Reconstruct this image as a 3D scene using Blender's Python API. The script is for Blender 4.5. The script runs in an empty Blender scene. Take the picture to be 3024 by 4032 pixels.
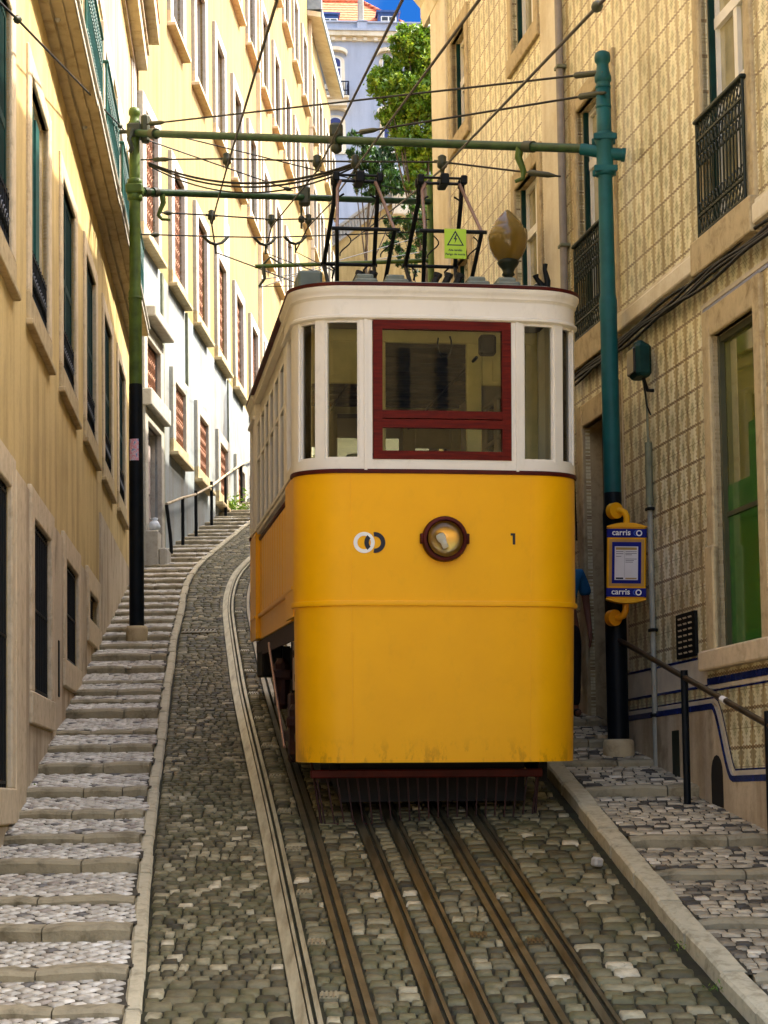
import bpy, math, random
import numpy as np
from mathutils import Vector, Matrix, Euler
random.seed(7)
RNG = np.random.default_rng(11)
SC = bpy.context.scene
COL = SC.collection
PI = math.pi

# ------------------------------------------------------------------ mesh builder
class MB:
    """collects shapes and links them as ONE mesh object"""
    def __init__(s):
        s.v = []; s.f = []; s.sm = []
    def add(s, vs, fs, smooth=False):
        b = len(s.v)
        s.v.extend([tuple(p) for p in vs])
        s.f.extend([tuple(i + b for i in f) for f in fs])
        s.sm.extend([smooth] * len(fs))
        return s
    def hexa(s, p):
        return s.add(p, [(0, 3, 2, 1), (4, 5, 6, 7), (0, 1, 5, 4), (1, 2, 6, 5), (2, 3, 7, 6), (3, 0, 4, 7)])
    def box(s, x0, x1, y0, y1, z0, z1):
        return s.hexa([(x0, y0, z0), (x1, y0, z0), (x1, y1, z0), (x0, y1, z0),
                       (x0, y0, z1), (x1, y0, z1), (x1, y1, z1), (x0, y1, z1)])
    def bbox(s, x0, x1, y0, y1, z0, z1, b=.01):
        """box with chamfered edges"""
        b = min(b, abs(x1 - x0) * .45, abs(y1 - y0) * .45, abs(z1 - z0) * .45)
        if x0 > x1: x0, x1 = x1, x0
        if y0 > y1: y0, y1 = y1, y0
        def ring(i, z):
            return [(x0 + b + i, y0 + i, z), (x1 - b - i, y0 + i, z), (x1 - i, y0 + b + i, z), (x1 - i, y1 - b - i, z),
                    (x1 - b - i, y1 - i, z), (x0 + b + i, y1 - i, z), (x0 + i, y1 - b - i, z), (x0 + i, y0 + b + i, z)]
        rr = [ring(b * .6, z0), ring(0, z0 + b), ring(0, z1 - b), ring(b * .6, z1)]
        vs = [p for r in rr for p in r]
        fs = [tuple(range(7, -1, -1)), tuple(range(24, 32))]
        for k in range(3):
            for i in range(8):
                j = (i + 1) % 8
                fs.append((k * 8 + i, k * 8 + j, k * 8 + 8 + j, k * 8 + 8 + i))
        return s.add(vs, fs)
    def tube(s, path, r, n=8, cap=True, smooth=True):
        path = [Vector(p) for p in path]
        m = len(path)
        rs = r if isinstance(r, (list, tuple)) else [r] * m
        vs = []; fs = []
        t0 = (path[1] - path[0]).normalized()
        up = Vector((0, 0, 1)) if abs(t0.z) < .9 else Vector((1, 0, 0))
        a = t0.cross(up).normalized()
        for i, p in enumerate(path):
            if i == 0: t = path[1] - path[0]
            elif i == m - 1: t = path[-1] - path[-2]
            else: t = (path[i + 1] - path[i]).normalized() + (path[i] - path[i - 1]).normalized()
            t.normalize()
            a = (a - t * a.dot(t))
            if a.length < 1e-6: a = t.orthogonal()
            a.normalize()
            b = t.cross(a)
            for k in range(n):
                th = 2 * PI * k / n
                vs.append(p + (a * math.cos(th) + b * math.sin(th)) * rs[i])
        for i in range(m - 1):
            for k in range(n):
                j = (k + 1) % n
                fs.append((i * n + k, i * n + j, i * n + n + j, i * n + n + k))
        s.add(vs, fs, smooth)
        if cap:
            s.add(vs[:n], [tuple(range(n - 1, -1, -1))]); s.add(vs[-n:], [tuple(range(n))])
        return s
    def lathe(s, prof, c=(0, 0, 0), n=20, smooth=True, axis='z', cap=True):
        vs = []; fs = []
        m = len(prof)
        for r, h in prof:
            for k in range(n):
                th = 2 * PI * k / n
                x, y = r * math.cos(th), r * math.sin(th)
                p = (x, y, h) if axis == 'z' else ((x, h, y) if axis == 'y' else (h, x, y))
                vs.append((p[0] + c[0], p[1] + c[1], p[2] + c[2]))
        for i in range(m - 1):
            for k in range(n):
                j = (k + 1) % n
                fs.append((i * n + k, i * n + j, i * n + n + j, i * n + n + k))
        s.add(vs, fs, smooth)
        if cap:
            s.add(vs[:n], [tuple(range(n))]); s.add(vs[-n:], [tuple(range(n))])
        return s
    def strip(s, A, B, smooth=False):
        """quads between two polylines of equal length"""
        n = len(A)
        return s.add(list(A) + list(B), [(i, i + 1, n + i + 1, n + i) for i in range(n - 1)], smooth)
    def sweep(s, path_pts, prof, frame, closed=False, smooth=False, capends=True):
        """prof: list of (a,b); frame(i)->(P,A,B) point and two axes"""
        m = len(prof); n = path_pts
        vs = []
        for i in range(n):
            P, A, B = frame(i)
            for a, b in prof:
                vs.append(P + A * a + B * b)
        fs = []
        for i in range(n - (0 if closed else 1)):
            i2 = (i + 1) % n
            for k in range(m):
                j = (k + 1) % m
                fs.append((i * m + k, i * m + j, i2 * m + j, i2 * m + k))
        s.add(vs, fs, smooth)
        if capends and not closed:
            s.add(vs[:m], [tuple(range(m))]); s.add(vs[-m:], [tuple(range(m))])
        return s
    def poly(s, pts, axis_fn, t):
        """prism: 2-D outline pts mapped by axis_fn(a,b,t)"""
        n = len(pts)
        vs = [axis_fn(a, b, 0) for a, b in pts] + [axis_fn(a, b, t) for a, b in pts]
        fs = [tuple(range(n - 1, -1, -1)), tuple(range(n, 2 * n))] + [(i, (i + 1) % n, n + (i + 1) % n, n + i) for i in range(n)]
        return s.add(vs, fs)
    def build(s, name, mat=None, parent=None, fix=True):
        me = bpy.data.meshes.new(name)
        me.from_pydata(s.v, [], s.f)
        if any(s.sm):
            me.polygons.foreach_set('use_smooth', s.sm)
        if fix:
            import bmesh
            bm = bmesh.new(); bm.from_mesh(me)
            bmesh.ops.recalc_face_normals(bm, faces=bm.faces)
            bm.to_mesh(me); bm.free()
        if any(s.sm) and not all(s.sm):
            pass
        me.update()
        o = bpy.data.objects.new(name, me)
        COL.objects.link(o)
        if mat: me.materials.append(mat)
        if parent: o.parent = parent
        return o

def thing(name, label, cat, loc=(0, 0, 0), rot=(0, 0, 0), group=None):
    o = bpy.data.objects.new(name, None); COL.objects.link(o)
    o.empty_display_size = .2
    o.location = loc; o.rotation_euler = rot
    return tag(o, label, cat, group)
def tag(o, label, cat, group=None):
    o['label'] = label; o['category'] = cat
    if group: o['group'] = group
    return o
def struct(o, label, cat, kind='structure'):
    o['kind'] = kind; o['label'] = label; o['category'] = cat
    return o
def split(o, rename=None):
    """one object per loose piece of a mesh"""
    import bmesh
    bm = bmesh.new(); bm.from_mesh(o.data); bm.verts.ensure_lookup_table()
    seen = set(); isl = []
    for v in bm.verts:
        if v.index in seen: continue
        st = [v]; seen.add(v.index); cur = []
        while st:
            q = st.pop(); cur.append(q.index)
            for e in q.link_edges:
                w_ = e.other_vert(q)
                if w_.index not in seen: seen.add(w_.index); st.append(w_)
        isl.append(cur)
    bm.free()
    if len(isl) < 2: return [o]
    src = o.data; out = []
    for k, cur in enumerate(isl):
        idx = {v: i for i, v in enumerate(cur)}
        fs = [p for p in src.polygons if p.vertices[0] in idx]
        me = bpy.data.meshes.new(o.name.split('.')[0])
        me.from_pydata([tuple(src.vertices[v].co) for v in cur], [], [[idx[v] for v in p.vertices] for p in fs])
        me.polygons.foreach_set('use_smooth', [p.use_smooth for p in fs])
        me.update()
        for mt_ in src.materials: me.materials.append(mt_)
        if k == 0: c = o; o.data = me
        else:
            c = o.copy(); c.data = me; COL.objects.link(c)
        out.append(c)
    return out
def kids(o): return [c for c in bpy.data.objects if c.parent == o]
def copy_tree(o, parent=None):
    c = o.copy(); COL.objects.link(c)
    if parent: c.parent = parent
    for ch in kids(o): copy_tree(ch, c)
    return c
def text_obj(name, body, size, mat, parent, loc, rot, ext=.002, align='CENTER', bold=0.0, sx=1.0):
    cu = bpy.data.curves.new(name, 'FONT'); cu.body = body; cu.size = size; cu.extrude = ext
    cu.align_x = align; cu.align_y = 'CENTER'; cu.offset = bold; cu.resolution_u = 4
    tmp = bpy.data.objects.new(name, cu); COL.objects.link(tmp)
    dg = bpy.context.evaluated_depsgraph_get()
    me = bpy.data.meshes.new_from_object(tmp.evaluated_get(dg))
    bpy.data.objects.remove(tmp)
    o = bpy.data.objects.new(name, me); COL.objects.link(o)
    me.materials.clear(); me.materials.append(mat)
    o.parent = parent; o.location = loc; o.rotation_euler = rot; o.scale = (sx, 1, 1)
    return o

# ------------------------------------------------------------------ node materials
class X:
    """socket wrapper: arithmetic builds Math nodes"""
    def __init__(s, nt, k): s.nt = nt; s.k = k
    def _m(s, op, *a):
        n = s.nt.nodes.new('ShaderNodeMath'); n.operation = op
        for i, q in enumerate((s,) + a):
            if isinstance(q, X): s.nt.links.new(q.k, n.inputs[i])
            else: n.inputs[i].default_value = q
        return X(s.nt, n.outputs[0])
    def __add__(s, o): return s._m('ADD', o)
    def __radd__(s, o): return s._m('ADD', o)
    def __sub__(s, o): return s._m('SUBTRACT', o)
    def __rsub__(s, o): return (s * -1) + o
    def __mul__(s, o): return s._m('MULTIPLY', o)
    def __rmul__(s, o): return s._m('MULTIPLY', o)
    def __truediv__(s, o): return s._m('DIVIDE', o)
    def abs(s): return s._m('ABSOLUTE')
    def fract(s): return s._m('FRACT')
    def floor(s): return s._m('FLOOR')
    def sin(s): return s._m('SINE')
    def sqrt(s): return s._m('SQRT')
    def max(s, o): return s._m('MAXIMUM', o)
    def min(s, o): return s._m('MINIMUM', o)
    def lt(s, o): return s._m('LESS_THAN', o)
    def gt(s, o): return s._m('GREATER_THAN', o)
    def smooth_lt(s, e, w):
        """1 where s<e, soft over w"""
        n = s.nt.nodes.new('ShaderNodeMapRange'); n.interpolation_type = 'SMOOTHSTEP'
        s.nt.links.new(s.k, n.inputs[0])
        for i, q in ((1, e - w), (2, e + w)):
            n.inputs[i].default_value = q
        n.inputs[3].default_value = 1; n.inputs[4].default_value = 0
        return X(s.nt, n.outputs[0])

class Mat:
    def __init__(s, name):
        s.m = bpy.data.materials.new(name); s.m.use_nodes = True
        s.nt = s.m.node_tree; s.nt.nodes.clear()
        s.out = s.nt.nodes.new('ShaderNodeOutputMaterial')
        s.b = s.nt.nodes.new('ShaderNodeBsdfPrincipled')
        s.nt.links.new(s.b.outputs[0], s.out.inputs[0])
        s._co = None
    def N(s, t, **kw):
        n = s.nt.nodes.new(t)
        for k, v in kw.items(): setattr(n, k, v)
        return n
    def L(s, a, b): s.nt.links.new(a, b)
    def coord(s):
        if s._co is None: s._co = s.N('ShaderNodeTexCoord').outputs['Object']
        return s._co
    def xyz(s):
        n = s.N('ShaderNodeSeparateXYZ'); s.L(s.coord(), n.inputs[0])
        return [X(s.nt, o) for o in n.outputs]
    def noise(s, scale=5, detail=4, rough=.55, stretch=None, dist=0):
        n = s.N('ShaderNodeTexNoise'); n.inputs['Scale'].default_value = scale
        n.inputs['Detail'].default_value = detail; n.inputs['Roughness'].default_value = rough
        n.inputs['Distortion'].default_value = dist
        if stretch:
            mp = s.N('ShaderNodeMapping'); mp.inputs['Scale'].default_value = stretch
            s.L(s.coord(), mp.inputs[0]); s.L(mp.outputs[0], n.inputs['Vector'])
        else: s.L(s.coord(), n.inputs['Vector'])
        return X(s.nt, n.outputs[0])
    def ramp(s, f, stops):
        n = s.N('ShaderNodeValToRGB'); cr = n.color_ramp
        while len(cr.elements) < len(stops): cr.elements.new(.5)
        for e, (p, c) in zip(cr.elements, stops):
            e.position = p; e.color = (c[0], c[1], c[2], 1)
        s.L(f.k if isinstance(f, X) else f, n.inputs[0])
        return n.outputs[0]
    def mix(s, f, a, b, mode='MIX'):
        n = s.N('ShaderNodeMix'); n.data_type = 'RGBA'; n.blend_type = mode
        ins = [i for i in n.inputs if i.type == 'RGBA']
        if isinstance(f, X): s.L(f.k, n.inputs[0])
        else: n.inputs[0].default_value = f
        for q, i in ((a, ins[0]), (b, ins[1])):
            if isinstance(q, tuple): i.default_value = (q[0], q[1], q[2], 1)
            else: s.L(q, i)
        return [o for o in n.outputs if o.type == 'RGBA'][0]
    def col(s, c):
        if isinstance(c, tuple): s.b.inputs['Base Color'].default_value = (c[0], c[1], c[2], 1)
        else: s.L(c, s.b.inputs['Base Color'])
        return s
    def set(s, rough=.6, metal=0, spec=.5, coat=0):
        s.b.inputs['Roughness'].default_value = rough; s.b.inputs['Metallic'].default_value = metal
        s.b.inputs['Specular IOR Level'].default_value = spec
        s.b.inputs['Coat Weight'].default_value = coat
        s.b.inputs['Coat Roughness'].default_value = .08
        return s
    def bump(s, h, strength=.3, dist=.01):
        n = s.N('ShaderNodeBump'); n.inputs['Strength'].default_value = strength; n.inputs['Distance'].default_value = dist
        s.L(h.k if isinstance(h, X) else h, n.inputs['Height'])
        s.L(n.outputs[0], s.b.inputs['Normal'])
        return s

def mul(c, k): return tuple(min(1, q * k) for q in c)
def simple(name, c, rough=.55, metal=0, var=.15, scale=6, bump=0, bscale=40, spec=.28, coat=0, c2=None):
    m = Mat(name)
    n = m.noise(scale, 5)
    m.col(m.ramp(n, [(.3, mul(c, 1 - var)), (.7, c2 or mul(c, 1 + var))]))
    m.set(rough, metal, spec, coat)
    if bump: m.bump(m.noise(bscale, 4), bump, .01)
    return m.m

def plaster(name, c, stain, scale=.5, streak=.55, bump=.25, fine=.12, dirt=None):
    m = Mat(name)
    big = m.noise(scale, 5, .6)
    st = m.noise(1.6, 4, .6, stretch=(1.6, 1.6, .13))
    f = (big * (1 - streak) + st * streak)
    base = m.ramp(f, [(.40, stain), (.54, c), (.8, mul(c, 1.10))])
    fi = m.noise(22, 5, .7)
    base = m.mix(fine * 2, base, m.ramp(fi, [(.3, (.35, .35, .35)), (.7, (.75, .75, .75))]), 'OVERLAY')
    if dirt:
        dn = m.noise(2.2, 6, .65, stretch=(1, 1, .5))
        base = m.mix(dn.smooth_lt(.40, .05) * dirt[1], base, dirt[0])
    m.col(base).set(.85, 0, .25)
    m.bump(fi + m.noise(3, 3) * .8, bump, .012)
    return m.m

def stone(name, c, c2, scale=9, rough=.75, bump=.4):
    m = Mat(name)
    n = m.noise(scale, 8, .68, dist=.6); st = m.noise(2.2, 4, .6, stretch=(2, 2, .25))
    f = n * .65 + st * .35
    m.col(m.ramp(f, [(.33, c2), (.5, c), (.68, mul(c, 1.18))])).set(rough, 0, .3)
    m.bump(m.noise(30, 8, .7), bump, .01)
    return m.m

M = {}
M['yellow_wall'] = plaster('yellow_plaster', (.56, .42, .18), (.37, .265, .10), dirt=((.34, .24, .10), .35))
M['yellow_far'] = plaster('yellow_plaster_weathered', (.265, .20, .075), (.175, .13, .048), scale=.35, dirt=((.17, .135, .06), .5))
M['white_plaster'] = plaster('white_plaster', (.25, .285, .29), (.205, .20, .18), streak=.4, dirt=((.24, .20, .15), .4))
M['cream_trim'] = plaster('cream_trim_paint', (.74, .66, .48), (.60, .50, .32), scale=1.2, streak=.4)
M['blue_white'] = plaster('pale_blue_plaster', (.37, .41, .475), (.315, .35, .41), scale=.3)
M['lioz'] = stone('pale_limestone', (.58, .475, .31), (.40, .31, .185))
M['lioz_white'] = stone('white_limestone', (.40, .375, .31), (.30, .27, .21))
M['lioz_warm'] = stone('warm_limestone', (.46, .365, .205), (.25, .18, .085), scale=8)
M['plinth'] = plaster('stained_plinth_stone', (.52, .43, .29), (.34, .26, .16), scale=.9, streak=.6, bump=.4, dirt=((.16, .12, .07), .55))
M['soffit'] = stone('weathered_soffit_stone', (.44, .36, .23), (.26, .19, .10), scale=4)
M['kerb'] = stone('kerb_limestone', (.45, .395, .255), (.24, .205, .12), scale=11, bump=.8)
M['green_shutter'] = simple('dark_green_paint', (.006, .030, .025), .5, var=.3, bump=.1, spec=.12)
M['shadow_glass'] = simple('dark_window_glass', (.03, .03, .028), .06, var=.2, spec=.6)
M['brown_inside'] = simple('brown_room_shutter', (.22, .15, .09), .6, var=.2)
M['rust_grille'] = simple('rusty_iron', (.30, .14, .075), .75, var=.4, scale=30)
M['iron_green'] = simple('green_painted_iron', (.008, .075, .062), .5, var=.3, scale=9)
M['iron_black'] = simple('black_iron', (.007, .008, .008), .5, var=.3, spec=.12)
M['iron_dkgreen'] = simple('dark_green_iron', (.010, .016, .009), .5, var=.3)
M['teal'] = simple('teal_pole_paint', (.006, .085, .085), .5, var=.18, scale=5, bump=.06, bscale=60)
M['navy_black'] = simple('black_pole_paint', (.004, .006, .008), .45, var=.3, bump=.1, bscale=50, spec=.12)
M['olive'] = simple('olive_green_pole_paint', (.065, .105, .014), .5, var=.3, scale=8, bump=.08)
M['beam_green'] = simple('dark_green_beam_paint', (.016, .052, .014), .5, var=.35, scale=6)
M['wood_white'] = simple('white_window_paint', (.76, .73, .64), .4, var=.06)
M['wire'] = simple('black_cable_rubber', (.012, .012, .012), .6, var=.2)
M['copper_wire'] = simple('copper_contact_wire', (.06, .045, .03), .5, metal=.3, var=.2)
M['ceramic'] = simple('brown_ceramic_insulator', (.11, .05, .025), .25, var=.2)
M['fitting'] = simple('grey_green_cast_fitting', (.16, .17, .11), .55, var=.25)
M['fitting_dark'] = simple('dark_cast_fitting', (.04, .045, .025), .5, var=.25)
SKY, SUN, EXPO = .15, 2.0, 2.45
# ------------------------------------------------------------------ street geometry
SL = .2318
def zr(Y):
    """height of the road surface along the street"""
    Y = np.asarray(Y, float)
    t = Y - 10.72
    z = SL * .5 * (t + np.sqrt(t * t + .25))
    return np.where(Y > 88, SL * 77.28 + (Y - 88) * .05, z)
def zrf(Y): return float(zr(Y))
def path_fn(pts, w=.9):
    xs = np.array([p[0] for p in pts]); ys = np.array([p[1] for p in pts])
    def f(Y):
        Y = np.asarray(Y, float)
        acc = 0
        for d in (-1, -.6, -.2, .2, .6, 1): acc = acc + np.interp(Y + d * w, xs, ys)
        return acc / 6
    return f
RAIL = path_fn([(4, .33), (8, -.08), (12.27, -.51), (17.25, -1.035), (19.2, -1.255), (23.2, -1.70), (27.6, -2.13), (30.7, -2.42),
                (32.7, -2.53), (34.5, -2.59), (36, -2.57), (37.8, -2.48), (41, -2.27), (45, -2.05), (55, -1.5), (88, .3)], 1.1)
KL = path_fn([(4, -.9), (8, -1.2), (12, -1.53), (16.4, -1.96), (27.1, -2.88), (30, -3.08), (33.4, -3.34), (35.5, -3.42), (37.5, -3.40), (41.9, -3.20), (45, -3.06), (55, -2.55), (88, -.9)])
KR = path_fn([(4, 3.1), (8, 2.58), (11.56, 2.18), (12.77, 2.02), (14.25, 1.88), (16.6, 1.68), (18.29, 1.53), (22, 1.24), (28, .86), (34, .62), (44, .7), (60, 1.4), (88, 2.6)])
WA = lambda Y: -3.14 - .0695 * (Y - 16.2)            # front line of the long cream building
WB = lambda Y: -4.47 + .0507 * (Y - 36)              # front line of the tall yellow building
WR = lambda Y: 3.05 - .18 * (Y - 16)                 # front line of the tiled building
WL = lambda Y: np.where(np.asarray(Y) < 34.7, WA(np.asarray(Y)), WB(np.asarray(Y)))

def tone_ramp(name, stops, rough=.75, bump=.5, spec=.35, moss=None):
    m = Mat(name)
    at = m.N('ShaderNodeAttribute'); at.attribute_name = 'tone'
    c = m.ramp(at.outputs['Fac'], stops)
    n = m.noise(14, 6, .65)
    c = m.mix(.55, c, m.ramp(n, [(.3, (.22, .22, .22)), (.72, (.80, .80, .80))]), 'OVERLAY')
    if moss:
        big = m.noise(.9, 5, .6)
        c = m.mix(big.gt(.5) * moss[1] * m.noise(5, 4).smooth_lt(.5, .12), c, moss[0])
    m.col(c).set(rough, 0, spec)
    m.bump(m.noise(60, 6, .7), bump, .008)
    return m.m
M['sett'] = tone_ramp('dark_granite_setts', [(0, (.034, .028, .013)), (.35, (.092, .078, .036)), (.62, (.165, .142, .072)), (.86, (.29, .25, .14)), (1, (.52, .45, .29))], .62, .5, .3, moss=((.075, .075, .022), .5))
M['calcada'] = tone_ramp('limestone_mosaic_paving', [(0, (.05, .05, .048)), (.12, (.13, .12, .10)), (.3, (.33, .28, .215)), (.65, (.46, .425, .335)), (1, (.66, .615, .50))], .5, .35, .35)
M['calcada_warm'] = tone_ramp('worn_limestone_paving', [(0, (.045, .04, .03)), (.2, (.11, .09, .06)), (.4, (.30, .25, .16)), (.7, (.46, .39, .26)), (1, (.66, .58, .42))], .6, .4, .4)
M['earth'] = simple('dark_joint_earth', (.026, .020, .011), .9, var=.5, scale=7, bump=.5, bscale=30, c2=(.036, .036, .013))
M['ground'] = simple('hillside_earth', (.16, .13, .09), .9, var=.3, scale=2)

def stones(name, cx, cy, hx, hy, ang, tone, zfun, mat, h=.011, label='', cat='paving', base=-.014, jit=.10, flat=.85):
    """many pillow-topped stones as one sheet of paving"""
    n = len(cx)
    k = np.array([[-1, -.76], [-.80, -1], [.80, -1], [1, -.76], [1, .76], [.80, 1], [-.80, 1], [-1, .76]])
    k = k[None] + RNG.normal(0, jit, (n, 8, 2)) * .55
    def ring(s): return k * s
    R0 = ring(1.0); R1 = ring(flat)
    ca, sa = np.cos(ang)[:, None], np.sin(ang)[:, None]
    def place(R, dz):
        lx = R[..., 0] * hx[:, None]; ly = R[..., 1] * hy[:, None]
        x = cx[:, None] + lx * ca - ly * sa; y = cy[:, None] + lx * sa + ly * ca
        return np.stack([x, y, zfun(x, y, cy[:, None]) + dz], -1)
    hh = (h * RNG.uniform(.55, 1.25, n))[:, None]
    tilt = RNG.normal(0, .0016, (n, 8))
    P0 = place(R0, base + 0 * hh); P1 = place(R1, hh * .8 + tilt)
    C = np.stack([cx, cy, zfun(cx[:, None], cy[:, None], cy[:, None])[:, 0] + hh[:, 0]], -1)[:, None]
    V = np.concatenate([P0, P1, C], 1).reshape(-1, 3)
    q = []; t = []
    for i in range(8):
        j = (i + 1) % 8
        q.append([i, j, 8 + j, 8 + i]); t.append([8 + i, 8 + j, 16])
    q = np.array(q); t = np.array(t)
    off = (np.arange(n) * 17)[:, None, None]
    Q = (q[None] + off).reshape(-1, 4); T = (t[None] + off).reshape(-1, 3)
    me = bpy.data.meshes.new(name)
    me.vertices.add(len(V)); me.vertices.foreach_set('co', V.astype(np.float32).ravel())
    nl = Q.size + T.size
    me.loops.add(nl); me.loops.foreach_set('vertex_index', np.concatenate([Q.ravel(), T.ravel()]).astype(np.int32))
    nf = len(Q) + len(T)
    me.polygons.add(nf)
    ls = np.concatenate([np.arange(len(Q)) * 4, Q.size + np.arange(len(T)) * 3]).astype(np.int32)
    me.polygons.foreach_set('loop_start', ls)
    me.polygons.foreach_set('use_smooth', np.ones(nf, bool))
    at = me.attributes.new('tone', 'FLOAT', 'POINT')
    at.data.foreach_set('value', np.repeat(tone, 17).astype(np.float32))
    me.update(calc_edges=True); me.validate()
    me.materials.append(mat)
    o = bpy.data.objects.new(name, me); COL.objects.link(o)
    return o

def rows(y0, y1, pitch, xl, xr, wmin, wmax, jy=.1, gap=.010, skew=0.0):
    """stone rows laid across the street between two lines"""
    out = []
    Y = y0
    while Y < y1:
        p = pitch * RNG.uniform(.85, 1.18)
        yc = Y + p / 2
        a, b = float(xl(yc)), float(xr(yc))
        x = a + RNG.uniform(0, .02)
        ph = RNG.uniform(0, 6.28)
        while x < b - .02:
            w = RNG.uniform(wmin, wmax)
            if x + w > b - .035: w = b - x
            out.append((x + w / 2, yc + .18 * pitch * math.sin(x * 2.1 + ph) + skew * (x - a) + RNG.normal(0, jy * pitch * .35), max(.012, w / 2 - gap / 2), p / 2 - gap / 2, RNG.normal(0, .06)))
            x += w
        Y += p
    return out
def pack(L):
    a = np.array(L); return a[:, 0], a[:, 1], a[:, 2], a[:, 3], a[:, 4]

# ground sheet reaching the horizon
ys = np.concatenate([np.linspace(-160, 9, 8), np.linspace(9.5, 12.5, 13), np.linspace(14, 88, 30), np.linspace(95, 400, 6)])
g = MB(); A = [(-300, y, zrf(y) - .10) for y in ys]; Bp = [(300, y, zrf(y) - .10) for y in ys]
g.strip(A, Bp, True)
struct(g.build('ground', M['ground'], fix=False), 'earth of the hillside under the street and the houses', 'ground')
# joint bed of the road
ys = np.arange(4, 90, .5)
g = MB(); g.strip([(float(KL(y)), y, zrf(y) - .011) for y in ys], [(float(KR(y)), y, zrf(y) - .011) for y in ys], True)
struct(g.build('road_bed', M['earth'], fix=False), 'dark earth showing in the joints between the road setts', 'road bed')
ys2 = np.arange(4, 90, .5)
g = MB()
g.strip([(float(WL(y)) - .3, y, zrf(y) - .06) for y in ys2], [(float(KL(y)), y, zrf(y) - .06) for y in ys2], True)
g.strip([(float(KR(y)), y, zrf(y) - .02) for y in ys2], [(min(float(WR(y)) + .6, 4.5) if y < 28.3 else float(KR(y)) + 1.2, y, zrf(y) - .02) for y in ys2], True)
struct(g.build('pavement_bed', M['earth'], fix=False), 'dark earth in the joints of both stepped pavements', 'pavement bed')

ROFF = dict(A=0, B=.345, C=.79, D=1.05, E=1.47, F=1.78)
RW = dict(A=.085, B=.059, C=.06, D=.06, E=.059, F=.057)
flat = lambda x, y, yc: zr(y)
roadL = []
# left lane, small setts; near the junction they get large
l0 = lambda Y: KL(Y) + .06
l1 = lambda Y: RAIL(Y) - .085
roadL += rows(10.0, 12.75, .145, l0, l1, .10, .20)
roadL += rows(12.75, 15, .098, l0, l1, .065, .135)
roadL += rows(15, 26, .088, l0, l1, .06, .12)
roadL += rows(26, 50, .14, l0, l1, .09, .17)
pairs = [('A', 'B'), ('B', 'C'), ('C', 'D'), ('D', 'E'), ('E', 'F')]
for a, b in pairs:
    fa = lambda Y, a=a: RAIL(Y) + ROFF[a] + RW[a] + .006
    fb = lambda Y, b=b: RAIL(Y) + ROFF[b] - RW[b] - .006
    roadL += rows(10.0, 27 if a not in 'A' else 46, .118, fa, fb, .09, .17)
r0 = lambda Y: RAIL(Y) + ROFF['F'] + RW['F'] + .006
r1 = lambda Y: KR(Y) - .085
roadL += rows(10.0, 26, .135, r0, r1, .10, .21, skew=-.12)
cx, cy, hx, hy, an = pack(roadL)
tone = np.clip(RNG.normal(.48, .22, len(cx)), 0, .9)
tone[RNG.random(len(cx)) < .010] = RNG.uniform(.9, 1.0)
near_left = (cx < RAIL(cy)) & (cy > 12.7) & (cy < 24)
tone = np.where(near_left & (RNG.random(len(cx)) < .075), RNG.uniform(.8, 1, len(cx)), tone)
o = stones('road', cx, cy, hx, hy, an, tone, flat, M['sett'], h=.011, flat=.90)
struct(o, 'dark granite setts paving the sloping roadway around the tram rails', 'road')

# ------------------------------------------------------------------ kerbs
def kerb(name, fn, y0, y1, w, h0, lmin, lmax, label, side):
    m = MB(); Y = y0
    while Y < y1:
        l = random.uniform(lmin, lmax)
        a, b = Y + .006, Y + l - .006
        dz = random.uniform(-.008, .008); dx = random.uniform(-.008, .008)
        hw = w / 2; c = .018
        n = 4
        prof = [(-hw, -.15), (-hw, h0 - c), (-hw + c, h0), (hw - c, h0), (hw, h0 - c), (hw, -.15)]
        def fr(i):
            y = a + (b - a) * i / n
            e = -.006 if i in (0, n) else random.uniform(-.003, .003)
            return Vector((float(fn(y)) + dx + random.uniform(-.003, .003), y, zrf(y) + dz + e)), Vector((1, 0, 0)), Vector((0, 0, 1))
        m.sweep(n + 1, prof, fr)
        Y += l
    return struct(m.build(name, M['kerb']), label, 'kerb')
kerb('kerb', KL, 9.5, 52, .105, .03, .5, 1.0, 'pale flat kerb stones edging the stepped left pavement', -1)
kerb('kerb', lambda Y: KR(Y) + .07, 9.5, 28, .17, .115, .45, .85, 'rough rounded kerb stones along the right pavement', 1)

# ------------------------------------------------------------------ stepped pavements
stepL = [10.4, 11.3, 12.1, 12.87, 13.75, 14.53, 15.5, 16.29, 17.16, 18.02, 19.01, 19.9, 20.78, 21.87, 22.5, 23.05, 23.8, 24.81, 25.69]
while stepL[-1] < 52: stepL.append(stepL[-1] + random.uniform(.72, .95))
stepR = [10.2, 11.2, 12.31, 13.57, 14.84, 15.75, 17.56, 18.7, 19.6, 20.6, 21.6, 22.6, 23.6]
def tread(steps, lift, tr):
    S = np.array(steps); LF = np.random.default_rng(len(steps)).uniform(-.016, .016, len(S))
    def z(yc):
        i = np.clip(np.searchsorted(S, yc, 'right') - 1, 0, len(S) - 1)
        return zr(S[i]) + lift + LF[i] + tr * (yc - S[i])
    return z
zL = tread(stepL, .05, .158); zRt = tread(stepR, .10, .175)
M['joint_sand'] = simple('sandy_joint', (.05, .042, .026), .9, var=.5, scale=9)
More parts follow.
